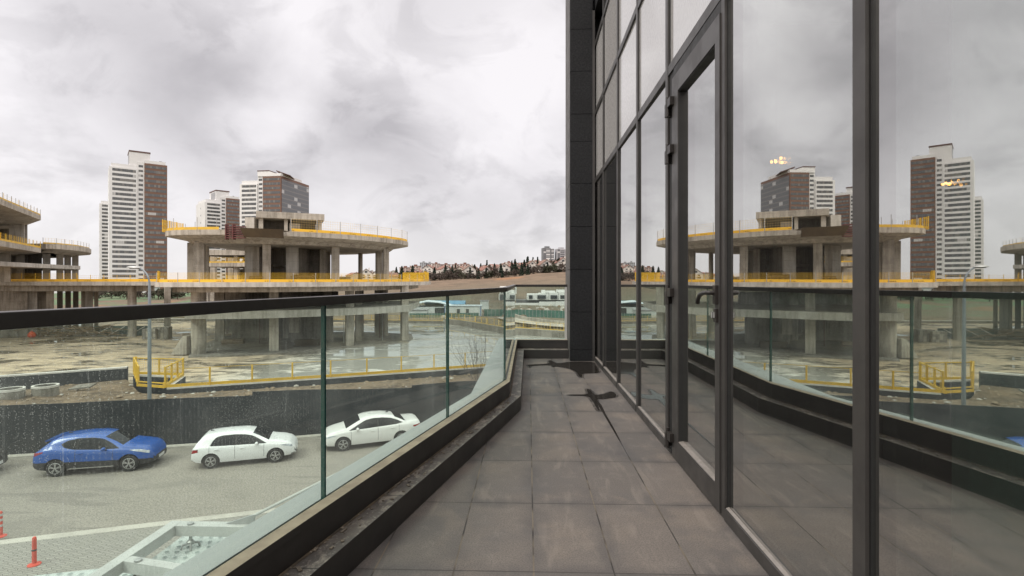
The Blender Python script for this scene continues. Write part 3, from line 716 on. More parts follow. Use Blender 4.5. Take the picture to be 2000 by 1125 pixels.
PIT = [(-140, 5), (-80, 12.2), (-50, 24.7), (-31.4, 31.8), (-25.6, 34.4), (-20.1, 30.3), (-11.9, 33.5), (-4.7, 36.6), (12, 43.9), (30, 52), (30, 66), (8.5, 85), (-1.5, 92), (-10, 107), (-14.5, 113), (-60, 120), (-150, 120)]
def pit_fn(n):
    v = n('NewGeometry').outputs[0]; x, y, z = n.sep(v)
    sv = n.vec('MULTIPLY', v, (.45, .85, 1)); a = n.noise(sv, .24, 7, .6, .9); a = n.ramp(a, .25, .75, .1, .9, False); b = n.noise(sv, .9, 7, .66, .7); b = n.ramp(b, .2, .8, .05, .95, False); s = n.noise(v, 3.5, 6, .7)
    wetpos = n.ramp(x, -42, -12, -.035, .12)             # the right half of the pit lies under water
    wetpos = n.math('ADD', wetpos, n.math('MULTIPLY', n.ramp(y, 95, 75, 0, 1), n.ramp(x, -60, -40, -.02, .0)))
    h = n.math('ADD', n.math('ADD', n.math('MULTIPLY', a, .72), n.math('MULTIPLY', b, .28)), wetpos)
    w = n.ramp(h, .535, .555)                           # open water
    damp = n.ramp(h, .455, .50)
    left = n.ramp(x, -20, -34)
    dry = n.mix(left, n.mix(n.ramp(b, .4, .65), (.52, .51, .47), (.36, .35, .31)), n.mix(n.ramp(b, .36, .66), (.47, .375, .26), (.27, .205, .14)))
    c = n.mix(n.math('MULTIPLY', n.ramp(s, .45, .7), .3), dry, (.46, .43, .37))
    c = n.mix(n.math('MULTIPLY', damp, .55), c, n.mix(left, (.19, .18, .155), (.12, .098, .07)))
    c = n.mix(w, c, n.mix(left, (.36, .355, .32), (.15, .12, .085)))  # sky reflection painted into the water: its own colour pales towards the right
    rough = n.mix(w, n.mix(damp, (.9, .9, .9), (.42, .42, .42)), (.015, .015, .015))
    p = n('BsdfPrincipled', None, Base_Color=c, Roughness=rough, IOR=1.45, Specular_IOR_Level=.5)
    nb = bump(n, n.math('MULTIPLY', n.math('ADD', s, n.math('MULTIPLY', b, 2.0)), n.math('SUBTRACT', 1.0, w)), .03, .6); n.link(nb, p.inputs['Normal']); return p
M['pit'] = mat('wet_site_slab', pit_fn)
mb = MB(); mb.add([(x, y, -8.35) for x, y in PIT], [tuple(range(len(PIT)))])
tag(mb.build('pit_floor', M['pit']), kind='structure')
wall_line('retaining_wall', 'concrete edge wall at the far right side of the flooded pit', [(30, 66), (8.5, 85), (-1.5, 92), (-10, 107), (-14.5, 113)][::-1][::-1], -9.5, -7.15, -.35, M['concrete_dark'])
wall_line('retaining_wall', 'concrete edge wall along the back of the flooded pit', [(-14.6, 113.2), (-60, 120), (-150, 120)], -9.5, -7.75, -.35, M['concrete_dark'])

# ---- terrain
def ridge(x): return interp([(-700, -7), (-260, -7), (-170, -5), (-110, -2), (-56, .3), (-38, 1.3), (-16, 2.0), (3, 3.0), (15, 4.9), (35, 5.8), (120, 10), (400, 16)], x)
PITX = [(x * 1.0, y) for x, y in PIT]; PITb = inset(PIT, -5.0)
def terr(x, y):
    far_y = interp(FARs, max(-75, min(90, x)))
    base = -7.45
    if y < far_y + 2.5: return ZR - .25
    if inside((x, y), PITb): return -9.6
    if y < 60 and y < interp([(-140, 8), (-80, 12.4), (-31, 32), (-4.7, 36.7), (44, 58), (90, 80)], x) + 2: return -6.8
    h0 = -7.6 - .6 * sstep(110, 170, y)
    rg = ridge(x / max(y, 350) * 350)
    z = h0 + (rg - h0) * sstep(165, 345, y)
    z += (max(0, min(1, (y - 348) / 650)) ** .85) * interp([(-400, 2), (-200, 12), (-60, 21), (60, 25), (300, 30)], x / y * 900) 
    if y > 1000: z -= sstep(1000, 1600, y) * 30
    z += mnoise.fractal(Vector((x * .02, y * .02, 3)), 1, 2, 4) * (.7 * sstep(130, 220, y)) + mnoise.noise(Vector((x * .15, y * .15, 1))) * .25 * sstep(118, 150, y)
    return z
gxs = sorted(set([-2500, -1800, -1300, -1000, -800, -650, -520, -430] + list(range(-360, -160, 20)) + list(range(-160, 81, 4)) + list(range(80, 200, 12)) + [240, 300, 400, 550, 800, 1200, 2000, 3000]))
gys = sorted(set([-1500, -700, -300, -120, -60, -30, -10] + list(range(0, 130, 3)) + list(range(130, 420, 8)) + list(range(420, 1100, 40)) + [1150, 1300, 1500, 1800, 2400, 3500, 5000]))
vs = [(x, y, terr(x, y)) for y in gys for x in gxs]; k = len(gxs)
fs = [(j * k + i, j * k + i + 1, (j + 1) * k + i + 1, (j + 1) * k + i) for j in range(len(gys) - 1) for i in range(k - 1)]
def terr_fn(n):
    v = n('NewGeometry').outputs[0]; x, y, z = n.sep(v)
    a = n.noise(v, .025, 6, .6, .5); b = n.noise(v, .12, 6, .65); s = n.noise(v, 1.2, 5, .7); o = n.noise(n.vec('ADD', v, (40, 0, 0)), .018, 4, .5, .6)
    brown = n.mix(n.ramp(b, .35, .68), (.175, .125, .088), (.105, .078, .055)); brown = n.mix(n.ramp(o, .56, .66), brown, (.23, .125, .065))
    grn = n.mix(n.ramp(b, .35, .65), (.095, .095, .066), (.145, .132, .098))
    f = n.math('MULTIPLY', n.ramp(y, 330, 180), n.ramp(a, .35, .6, .35, 1.0))
    c = n.mix(f, brown, grn)
    near = n.ramp(y, 175, 125); c = n.mix(n.math('MULTIPLY', near, .75), c, n.mix(n.ramp(b, .4, .62), (.19, .15, .105), (.125, .108, .075)))
    lawn = n.math('MULTIPLY', n.ramp(x, -90, -110), n.math('MULTIPLY', n.ramp(y, 130, 140), n.ramp(a, .42, .5))); c = n.mix(lawn, c, (.10, .15, .085))
    c = n.mix(n.math('MULTIPLY', n.ramp(s, .5, .72), .45), c, (.095, .08, .055))
    p = n('BsdfPrincipled', None, Base_Color=c, Roughness=.95, Specular_IOR_Level=.2); n.link(bump(n, n.math('ADD', s, b), .5, .7), p.inputs['Normal']); return p
M['terrain'] = mat('dry_grass_and_soil', terr_fn)
tag(MB().add(vs, fs).build('ground', M['terrain'], smooth=60), kind='structure')

# ---- yellow guard rails, netting barriers
def guard(name, label, pts, z, h=1.1, step=2.3, post=.07, toe=.22, rail=.04, net=None, solid_toe=True, toe_gap=.0, ztab=None, postm=None, group=None, text=False, cat='barrier'):
    o = thing(name, label, cat, group=group); L = [0]
    for a, b in zip(pts, pts[1:]): L.append(L[-1] + hypot(b[0] - a[0], b[1] - a[1]))
    k = max(2, round(L[-1] / step) + 1); P = resample(pts, k); fine_ = resample(pts, max(k, len(pts) * 3))
    zf = (lambda x: interp(ztab, x)) if ztab else (lambda x: z)
    pm = MB()
    for i, (x, y) in enumerate(P):
        MB().beam((x, y, zf(x)), (x, y, zf(x) + h), post, post).build('post', postm or M['yellow'], o)
    bk = offset_line(fine_, .05); mb = MB()
    for za, zb in ((toe_gap, toe),):
        mb.strip([(x, y, zf(x) + za) for x, y in fine_], [(x, y, zf(x) + zb) for x, y in fine_]); mb.strip([(x, y, zf(x) + za) for x, y in bk], [(x, y, zf(x) + zb) for x, y in bk]); mb.strip([(x, y, zf(x) + zb) for x, y in fine_], [(x, y, zf(x) + zb) for x, y in bk])
    mb.build('toe_board', M['toe_text'] if text else M['yellow'], o)
    if rail:
        mb = MB()
        for a, b in zip(fine_, fine_[1:]): mb.beam((a[0], a[1], zf(a[0]) + h - rail), (b[0], b[1], zf(b[0]) + h - rail), rail, rail)
        mb.build('top_rail', M['yellow'] if not postm else postm, o)
    if net: MB().strip([(x, y - .03, zf(x) + toe) for x, y in fine_], [(x, y - .03, zf(x) + h - .03) for x, y in fine_]).build('netting', net, o)
    return o
def toe_fn(n):                                         # yellow board with dark printed strips
    v = n('NewGeometry').outputs[0]; x, y, z = n.sep(v); u = n.math('ADD', n.math('MULTIPLY', x, .9), n.math('MULTIPLY', y, .44))
    f = n.math('FRACT', n.math('DIVIDE', u, 2.6)); band = n.math('MULTIPLY', n.math('GREATER_THAN', f, .33), n.math('LESS_THAN', f, .68))
    zb = n.math('FRACT', n.math('DIVIDE', n.math('SUBTRACT', z, .85), 6.36)); 
    t = n.math('MULTIPLY', n.ramp(n.noise(n.vec('MULTIPLY', v, (1, 1, .2)), 9, 2), .42, .5), .8)
    zz1 = n.math('MULTIPLY', n.math('GREATER_THAN', zb, .012), n.math('LESS_THAN', zb, .026))
    k = n.math('MULTIPLY', n.math('MULTIPLY', band, zz1), t)
    return n('BsdfPrincipled', None, Base_Color=n.mix(k, (.76, .44, .03), (.06, .045, .02)), Roughness=.5)
M['toe_text'] = mat('printed_yellow_board', toe_fn)
guard('guard_rail', 'long yellow guard rail on the black wall in front of the flooded pit', [(-20.2, 30.42), (-11.9, 33.65), (-4.7, 36.75), (12, 44.05), (30, 52)], -5.17, 1.08, 2.25, .08, .17, .022, None)
GC = thing('guard_rail', 'yellow guard rail corner with sloping side panels round a notch in the pit wall', 'barrier')
def seg(a, b, z, h, parent, nposts=4):
    a = Vector(a); b = Vector(b); z0 = z if not isinstance(z, tuple) else z[0]; z1 = z if not isinstance(z, tuple) else z[1]
    mb = MB()
    for i in range(nposts):
        t = i / (nposts - 1); p = a.lerp(b, t); zz_ = z0 + (z1 - z0) * t; mb.beam((p.x, p.y, zz_), (p.x, p.y, zz_ + h + random.uniform(-.03, .06)), .085, .085)
    for hh, th in ((.08, .15), (h - .04, .06)): mb.beam((a.x, a.y, z0 + hh), (b.x, b.y, z1 + hh), .06, th)
    mb.build('rail_panel', M['yellow'], parent)
    MB().add([(a.x, a.y, z0 + .2), (b.x, b.y, z1 + .2), (b.x, b.y, z1 + h - .1), (a.x, a.y, z0 + h - .1)], [(0, 1, 2, 3)]).build('netting', M['net_yellow'], parent)
seg((-24.9, 34.4), (-22.0, 30.75), -5.12, 1.15, GC, 4); seg((-21.35, 33.9), (-20.25, 30.5), -5.12, 1.15, GC, 4); seg((-24.8, 34.45), (-21.4, 33.95), -5.1, 1.1, GC, 3); seg((-22.0, 30.7), (-20.3, 30.45), (-5.14, -5.2), .32, GC, 2)
guard('guard_rail', 'yellow guard rail on the far right edge of the flooded pit', [(30, 66), (8.5, 85), (-1.5, 92), (-10, 107), (-14.3, 112.8)], -7.14, 1.2, 2.6, .07, .10, .04, M['net_fine'])
guard('guard_rail', 'yellow guard rail along the back edge of the flooded pit', [(-15, 113.2), (-60, 120)], -7.74, 1.1, 3.2, .06, .08, .04, M['net_fine'])

# ---- things on the bank
def ring(x, y, label, r, rz):
    z = bank_z(x, y); o = thing('concrete_ring', label, 'concrete ring', (x, y, z - .05), rz, 'concrete manhole rings on the dirt bank')
    MB().lathe([(r, 0), (r, .40), (r * .985, .41), (r * .985, .44), (r, .45), (r, .56), (r - .09, .56), (r - .09, .02)], (0, 0, 0), 28).build('ring_body', M['concrete_dark'], o, smooth=True)
    MB().lathe([(r + .012, .47), (r + .012, .585), (r - .10, .585), (r - .10, .56), (r + .004, .47)], (0, 0, 0), 28).build('rim', M['rimwhite'], o, smooth=True)
M['rimwhite'] = concrete('bleached_concrete', (.62, .60, .56), (.48, .46, .42))
D = 27.6; ring(gx(20, D), D, 'concrete manhole ring with a pale rim nearest the left edge', .60, 0)
D = 28.2; ring(gx(79, D), D + .3, 'concrete manhole ring with a pale rim, right one of the pair', .58, .4)
sl_ = thing('stone_slab', 'broken grey slab lying on the dirt bank right of the concrete rings', 'slab', (gx(155, 30), 30.2, bank_z(gx(155, 30), 30.2) + .06), .5)
MB().add([(-.6, -.2, 0), (.4, -.25, .05), (.65, .1, .2), (-.2, .3, .15), (-.6, -.2, .08), (.4, -.25, .13), (.65, .1, .28), (-.2, .3, .23)], [(3, 2, 1, 0), (4, 5, 6, 7), (0, 1, 5, 4), (1, 2, 6, 5), (2, 3, 7, 6), (3, 0, 4, 7)]).build('slab', M['concrete_dark'], sl_)
# street lamp
D = 27.5; lx = gx(292, D); lp = thing('street_lamp', 'grey street lamp with a curved arm standing on the dirt bank', 'street lamp', (lx, D, -5.35))
M['lamp_grey'] = plain('lamp_post_grey', (.24, .27, .29), (.19, .22, .24), 3, .5, .3)
zt = gz(560, D) + 5.35
MB().tube([(0, 0, 0), (0, 0, 3.2), (0, 0, zt)], [.095, .085, .065], 12).build('pole', M['lamp_grey'], lp, smooth=True)
arm = [(0, 0, zt - .02), (-.01, 0, zt + .25), (-.06, 0, zt + .48), (-.17, 0, zt + .70), (-.34, 0, zt + .88), (-.5, 0, zt + .96)]
MB().tube(arm, [.06, .055, .05, .045, .04, .04], 10).build('arm', M['lamp_grey'], lp, smooth=True)
rings_ = []
for t, w_, h_ in ((0, .03, .03), (.08, .09, .06), (.3, .13, .085), (.55, .12, .08), (.72, .06, .04), (.75, .01, .01)):
    rings_.append([(-.45 - t, cos(a * pi / 6) * w_, zt + 1.0 + .02 * t + sin(a * pi / 6) * h_ * (1 if sin(a * pi / 6) > 0 else .5)) for a in range(12)])
MB().loft(rings_).build('lamp_head', M['steel'], lp, smooth=True)
MB().obox((-.80, 0, zt + .965), (.42, .15, .03)).build('lens', M['frame'], lp)
# bare shrub growing on the bank in front of the water
def shrub(x, y, z, label, hgt, k, spread):
    o = thing('bare_shrub', label, 'shrub', (x, y, z)); mb = MB()
    for i in range(k):
        a = random.uniform(-1, 1); l_ = hgt * random.uniform(.6, 1.1); p = Vector((a * .25, random.uniform(-.2, .2), 0)); d = Vector((a * spread + random.uniform(-.1, .1), random.uniform(-.3, .3), 1)).normalized(); pts = [p.copy()]
        for q in range(6): d = (d + Vector((random.uniform(-.12, .12), random.uniform(-.1, .1), .02))).normalized(); p = p + d * l_ / 6; pts.append(p.copy())
        mb.tube(pts, [.018 * (1 - .8 * t / 6) for t in range(7)], 5)
        for q in (2, 3, 4):
            d2 = Vector((random.uniform(-.7, .7), random.uniform(-.5, .5), .8)).normalized(); mb.tube([pts[q], pts[q] + d2 * l_ * .15, pts[q] + (d2 + Vector((0, 0, .35))) * l_ * .27], [.009, .007, .004], 4)
    mb.build('branches', plain('bare_twig', (.075, .055, .045), (.05, .04, .034), 6, .9), o); return o
D = 33.5; shrub(gx(935, D), D, -5.55, 'bare leafless shrub of thin upright twigs before the flooded pit', 4.0, 18, .75)
# rubble, stacked blocks, props at the left of the pit
def at(x, y, z): D = (EYE - z) * F / (y - 547); return Vector((gx(x, D), D, z))
mb = MB(); c = at(140, 657, -8.3)
tp = thing('timber_pile', 'heap of grey and brown timber and rebar in the pit below the left building', 'timber pile', c)
for k in range(70):
    a = random.uniform(-.5, .5); l_ = random.uniform(2, 6); p = Vector((random.gauss(0, 3.6), random.uniform(-1.5, 1.5), random.uniform(.1, 1.6) * (1 - .0)))
    mb.obox(p, (l_, .12, .10), a, random.choice((0, 0, 1)), 0, random.uniform(-.3, .3))
mb.build('planks', [M['wood'], M['concrete_dark']], tp)
ob = thing('orange_sack', 'small bright orange sack beside the timber heap, in the pit', 'sack', at(62, 659, -8.33))
MB().lathe([(.35, 0), (.55, .2), (.55, .55), (.32, .85), (.12, .95), (.2, 1.05)], (0, 0, 0), 9).build('sack', plain('orange_fabric', (.75, .13, .05), (.6, .1, .04), 4, .8), ob, smooth=True)
def stack(x, y, label, w, h, g='block stacks in the pit'):
    o = thing('block_stack', label, 'block stack', at(x, y, -8.34), .12, g); mb = MB()
    for r in range(4):
        for c_ in range(4): mb.box(-w / 2 + c_ * w / 4 + .03, -w / 2 + (c_ + 1) * w / 4 - .03, -.8, .8, r * h / 4 + .02, (r + 1) * h / 4 - .03, random.choice((0, 0, 1)))
    mb.box(-w / 2 - .05, w / 2 + .05, -.7, .7, 0, h - .05, 1); mb.build('blocks', [M['concrete_dark'], M['concrete']], o)
stack(296, 662, 'left of the two grey block stacks in the pit behind the lamp pole', 2.0, 1.7); stack(318, 661, 'right of the two grey block stacks in the pit, near the white water', 2.1, 1.9)
pr = thing('steel_props', 'row of white diagonal props leaning beside the round pit column', 'props', at(222, 657, -8.34)); mb = MB()
for x0 in (-3.6, -1.2, 2.2): mb.tube([(x0, 0, 0), (x0 + 2.6, .6, 1.6)], .07, 6)
mb.build('prop', M['rimwhite'], pr); 
MB().obox((0.6, 1.2, .8), (9, .2, 1.7), .05).build('form_panel', plain('green_form_panel', (.12, .16, .14), (.09, .11, .1), .8, .7), pr)
# ------------------------------------------------------------------ unfinished concrete building
lb = None
M['rebar'] = plain('dark_soffit', (.20, .18, .155), (.14, .125, .105), 1, .9, world=True)
def slab_loft(poly, ztop, fascia, drop, ins, soff=True):
    # edge of even height, then an underside that falls towards the inner beam line
    o1 = poly; o2 = inset(poly, ins); o3 = inset(poly, ins + .5)
    L3 = [[(x, y, ztop) for x, y in o1], [(x, y, ztop - fascia) for x, y in o1]]
    if drop: L3 += [[(x, y, ztop - fascia - drop * .55) for x, y in o2], [(x, y, ztop - fascia - drop) for x, y in o3]]
    return MB().loft(L3)
def rcol(x, y, z0, z1, w, parent, round_=False, m='concrete', d=None):
    mb = MB()
    if round_: mb.lathe([(w / 2, z0), (w / 2, z1)], (x, y, 0), 16)
    else: mb.obox((x, y, (z0 + z1) / 2), (w, d or w, z1 - z0), (.72 if parent is lb else .42) if parent is not None and x < -12 else .2)
    mb.build('column', M[m], parent, smooth=round_)
M['concrete_pale'] = concrete('fresh_concrete', (.62, .60, .55), (.44, .42, .38))
main = thing('unfinished_building', 'unfinished concrete building with a wide rounded roof slab on columns standing in the pit', 'building')
ROOF = chaikin([(-46.5, 84), (-44.6, 71), (-44.2, 65.8), (-41, 63.4), (-36, 62.9), (-31, 63.2), (-25.5, 66.4), (-20.6, 71.6), (-17.6, 77.6), (-16.2, 83), (-18.2, 89), (-28, 99), (-42, 99)], 2)
slab_loft(ROOF, 7.2, .62, .85, 2.3).build('roof_slab', M['concrete'], main)
DECK = [(-42.3, 61.8), (-36, 61.3), (-29.5, 62.0), (-24, 65.4), (-20.2, 70), (-16.8, 78), (-14.3, 87), (-16, 103), (-60, 108), (-58, 86)]
DECKc = [(-42.3, 61.8)] + chaikin(DECK[:7], 2, False)[1:] + DECK[7:]
slab_loft(DECKc, .85, .58, 0, .1).build('deck_slab', M['concrete_light'], main)
MB().prism(inset(DECKc, 2.3), -.40, .265).build('deck_beam', M['concrete'], main)
LOW = [(-40.3, 64.3), (-34, 64.2), (-29.8, 65.8), (-24.7, 69.3), (-20, 73.4), (-15.6, 79.3), (-17, 96), (-50, 98)]
LOWc = [LOW[0]] + chaikin(LOW[:6], 2, False)[1:] + LOW[6:]
MB().prism(LOWc, -3.7, -2.75).build('lower_slab', M['concrete_light'], main)
PAD = chaikin([(-41.5, 63.2), (-33, 64.5), (-26, 70), (-18, 77.4), (-15.3, 81.3), (-18, 93), (-50, 95)], 1)
MB().prism(PAD, -8.349, -8.2).build('base_slab', M['concrete_dark'], main)
for (x, y, D, w, rd) in [(388, 0, 66.2, 1.75, True), (535, 0, 69, 1.12, False), (683, 0, 74.7, 1.12, False), (790, 0, 81, 1.05, False), (704, 0, 88, .95, False), (739, 0, 88.5, 1.1, False), (752, 0, 87.5, 1.0, True), (700, 0, 80, .9, False), (640, 0, 86, 1.2, False), (600, 0, 88, 1.2, False), (430, 0, 80, 1.2, False), (472, 0, 86, 1.1, False), (560, 0, 84, 1.2, False)]:
    rcol(gx(x, D), D, -8.2, .26, w, main, rd)
for (x, D, w, rd, d) in [(390, 66.5, 1.15, False, 1.3), (374, 68.3, .85, False, .9), (403.5, 72, .55, False, .6), (521, 67.8, .98, False, 1.0), (655, 73.5, 1.02, False, 1.0), (704, 90, .75, True, None), (740, 85.5, .95, False, 1.1), (753.5, 80.5, .85, False, .85), (630, 79, .9, False, 1.2), (500, 72, .8, False, 1.2), (547, 84, .8, False, 1), (640, 86, .8, False, .8)]:
    rcol(gx(x, D), D, .851, 5.95, w, main, rd, 'concrete', d)
def wallbox(x0, x1, D, z0, z1, t=.4, m='concrete', nm='core_wall'):
    MB().box(gx(x0, D), gx(x1, D), D - t / 2, D + t / 2, z0, z1).build(nm, M[m], main)
wallbox(480, 496, 73, .852, 5.9, .6, 'concrete_pale'); wallbox(560, 582, 74, .852, 5.9, .5, 'concrete_pale'); wallbox(584, 628, 80, .852, 5.9, .5, 'concrete_dark'); wallbox(528, 560, 86, .852, 5.9, .5, 'concrete_dark')
MB().box(gx(588, 77), gx(592, 77), 74.3, 79.7, .852, 5.9).build('core_wall', M['concrete_dark'], main); MB().box(gx(530, 78), gx(533, 78), 74.3, 86, .852, 5.9).build('core_wall', M['concrete_dark'], main)
MB().box(gx(530, 80), gx(560, 80), 78, 85.5, 3.1, 3.4).build('stair_landing', M['concrete'], main)
wallbox(455, 530, 84, -8.19, -3.71, .5, 'concrete_dark'); wallbox(570, 650, 79, -8.19, -3.71, .5, 'concrete_dark'); wallbox(566, 585, 76.5, -6.6, -3.71, .5, 'concrete'); wallbox(440, 640, 93, -8.19, -3.71, .5, 'concrete_dark')
wallbox(420, 660, 88, -2.74, -.41, .5, 'concrete_dark'); MB().prism([(gx(362, 64.6), 64.9), (gx(374, 65.2), 65.3), (gx(374, 66), 66.5), (gx(366, 66.5), 66.5)], -8.2, -6.9).build('buttress', M['concrete'], main) if False else MB().loft([[(-42.6, 65.2, -8.2), (-40.6, 65.1, -8.2), (-40.6, 67.2, -8.2), (-42.6, 67.2, -8.2)], [(-41.2, 65.3, -5.9), (-40.6, 65.2, -5.9), (-40.6, 67.1, -5.9), (-41.2, 67.1, -5.9)]]).build('buttress', M['concrete'], main)
# roof core with two openings
D0, D1 = 70.0, 77.0; z0, z1 = 7.201, gz(413, 70)
mb = MB(); xa = gx(505, D0); xb = xa + 8.3; D1 = D0 + 6.0
mb.box(xa - .3, xb, D0 - .5, D1, z1 - .85, z1); mb.box(xa, xa + .55, D0, D1, z0, z1 - .855); mb.box(xb - .75, xb - .3, D0 + .1, D1, z0, z1 - .855); mb.box(xa + 3.15, xa + 3.6, D0 + .1, D0 + .8, z0, z1 - .855); mb.box(xa + .56, xa + 3.6, D1 - 1.5, D1 - 1.1, z0, z1 - .855, 1)
mb.box(xa + 3.8, xa + 5.2, D0 + 1.0, D0 + 1.3, z0, z1 - 1.3); mb.box(xa + 2.2, xb - .8, D1 - .4, D1 - .1, z0, z1 - .855, 1)
mb.xf(Matrix.Translation((xa, D0, 0)) @ Matrix.Rotation(.42, 4, 'Z') @ Matrix.Translation((-xa, -D0, 0))); mb.build('roof_core', [M['concrete'], M['concrete_dark']], main)
mb = MB(); mb.box(gx(482, 72), gx(500, 72), 71.5, 76, z0, z1 - .6); mb.build('roof_stair_wall', M['concrete_light'], main)

# things hung on the roof edge
fp = thing('form_panel', 'big brown plywood formwork panel leaning on the front of the roof slab', 'formwork', (gx(516, 62.5), 62.5, 6.35))
MB().add([(-2.55, -.75, .95), (2.55, -.75, .75), (2.35, -.1, -.25), (-2.35, -.1, -.1), (-2.55, -.61, .95), (2.55, -.61, .75), (2.35, .04, -.25), (-2.35, .04, -.1)], [(3, 2, 1, 0), (4, 5, 6, 7), (0, 1, 5, 4), (1, 2, 6, 5), (2, 3, 7, 6), (3, 0, 4, 7)]).build('panel', M['ply'], fp)
MB().box(-2.4, 2.4, -.55, 1.4, .64, .70).build('platform', M['ply'], fp)
rf = thing('red_formwork', 'stack of dark red steel formwork beams on the roof edge left of the brown panel', 'formwork', (gx(459, 62.6), 62.6, 6.45))
for k in range(6): MB().box(-1.05 + .06 * k, 1.25, -.3, .2, -.35 + k * .26, -.22 + k * .26).build('beam', M['red_steel'], rf)
for s in (-.95, -.1): MB().box(s - .06, s + .06, -.36, .3, -.5, 1.35).build('post', M['red_steel'], rf)

E1 = DECKc[:len(DECKc) - 3]
guard('safety_barrier', 'yellow netting barrier with printed board along the front edge of the main deck slab', [(x, y + .25) for x, y in offset_line([p for p in E1 if p[0] < -14.31], .12)] + [(-14.6, 86.7)], .852, 1.15, 2.6, .06, .34, 0, M['net_yellow'], True, 0, None, M['post_grey'], 'yellow site barriers', True)
guard('safety_barrier', 'dense yellow netting panel at the left corner of the main deck, going back', [(-42.1, 62.1), (-44.5, 66), (-50, 74)], .853, 1.35, 1.6, .06, .3, 0, M['net_dense'], True, 0, None, None, 'yellow site barriers')
guard('safety_barrier', 'dense yellow netting barrier at the right end of the main deck', [(-14.7, 87), (-16.2, 102), (-21.5, 103)], .853, 1.75, 1.7, .06, .34, 0, M['net_dense'], True, 0, None, None, 'yellow site barriers')
guard('safety_barrier', 'yellow netting barrier along the far back edge of the main deck', [(-22, 103), (-58, 106)], .853, 1.3, 2.4, .06, .3, 0, M['net_yellow'], True, 0, None, None, 'yellow site barriers')
rr = inset(ROOF, .15); k0 = min(range(len(rr)), key=lambda i: (rr[i][0] + 44.4) ** 2 + (rr[i][1] - 66) ** 2)
rot = rr[k0:] + rr[:k0]
def rng(x0, x1): return [p for p in rot if x0 <= p[0] <= x1 and p[1] < 84]
guard('safety_barrier', 'thin yellow edge board on the left half of the rounded roof slab', rng(-44.6, -35.2), 7.203, 1.5, 3.4, .05, .34, 0, None, True, 0, None, M['post_grey'], 'yellow site barriers')
guard('safety_barrier', 'thin yellow edge board with grey posts on the right half of the rounded roof slab', rng(-28.6, -16.0), 7.203, 1.65, 3.0, .07, .36, 0, M['net_fine'], True, 0, None, M['post_grey'], 'yellow site barriers', True)
guard('safety_barrier', 'small upright yellow netting panel at the left tip of the roof slab', [(-44.3, 66.2), (-44.7, 71)], 7.203, 1.6, 1.6, .06, .35, 0, M['net_dense'], True, 0, None, None, 'yellow site barriers')

# frame further back, seen through the columns
bk = thing('unfinished_building', 'second unfinished concrete frame seen through the columns of the main one', 'building')
for zt_, t in ((gz(488, 120), 1.2), (gz(513, 120), .9), (.8, .6)): MB().box(gx(380, 120), gx(520, 120), 120, 150, zt_ - t, zt_).build('slab', M['concrete'], bk)
for x in (402, 460, 505): MB().box(gx(x - 3.5, 121), gx(x + 3.5, 121), 121, 122, -8.5, gz(489, 120)).build('column', M['concrete_light'], bk)
for x in (415, 450, 480): MB().box(gx(x - 5, 140), gx(x + 5, 140), 140, 141, -8.5, gz(489, 120)).build('column', M['concrete'], bk)
MB().box(gx(466, 135), gx(520, 135), 135, 136, .81, gz(514, 120) - 1).build('wall', M['concrete_dark'], bk)
guard('safety_barrier', 'yellow barrier on the second frame seen between the columns', [(gx(404, 120), 120.2), (gx(520, 120), 120.2)], gz(513, 120), 1.3, 3, .06, .3, 0, M['net_yellow'], True, 0, None, None, 'yellow site barriers')

# ------------------------------------------------------------------ unfinished building at the left
lb = thing('unfinished_building', 'unfinished stepped concrete building with sharp slab tips at the left edge', 'building')
def fan(pts, zt_, f, drop, ins, nm): slab_loft(pts, zt_, f, drop, ins).build(nm, M['concrete'], lb)
fan([(gx(80, 85), 85), (gx(-60, 58), 58), (-110, 62), (-110, 100), (gx(30, 100), 100)], 11.6, .75, .8, 4.0, 'roof_slab')
fan([(gx(80, 86), 86), (gx(-60, 60), 60), (-112, 64), (-112, 104), (gx(30, 104), 104)], 6.35, .75, .5, 2.5, 'slab')
fan(chaikin([(gx(82, 86.5), 86.5), (gx(110, 88), 88.2), (gx(150, 93), 93.5), (gx(176, 101), 101.5), (gx(174, 112), 112), (-105, 116), (-100, 90)], 1), 7.2, .85, .6, 2.5, 'wing_slab')
MB().prism([(gx(0, 74), 74), (gx(60, 82), 82), (gx(157, 98), 98), (gx(150, 110), 110), (-112, 114), (-112, 70)], 3.1, 3.75).build('slab', M['concrete_light'], lb)
MB().prism([(-120, 83.5), (gx(309, 85), 84.5), (gx(306, 92), 92), (gx(200, 110), 110), (-130, 118)], .22, .848).build('deck_slab', M['concrete_light'], lb)
MB().prism([(-119, 85.5), (gx(300, 87.5), 87.0), (gx(298, 89), 89.5), (-119, 96)], -.75, .215).build('deck_beam', M['concrete'], lb)
for (x, D, z0, z1, w, m) in [(33, 90, .85, 11.2, 1.9, 'concrete_light'), (46, 92, .85, 11, 1.0, 'concrete_dark'), (10, 80, .85, 6.2, 1.2, 'concrete'), (38, 89, .85, 6, .9, 'concrete'), (55, 95, .85, 6.2, 1.4, 'concrete_dark'), (72, 96, .85, 6.2, 1.4, 'concrete_dark'), (91, 92, .85, 6.9, 1.05, 'concrete_light'), (117, 95, .85, 6.8, 1.0, 'concrete'), (132, 100, .85, 6.6, 1.0, 'concrete'), (147, 104, .85, 6.6, 1.0, 'concrete'), (20, 100, .85, 6.1, 3.2, 'concrete_dark')]:
    rcol(gx(x, D), D, z0, z1, w, lb, False, m)
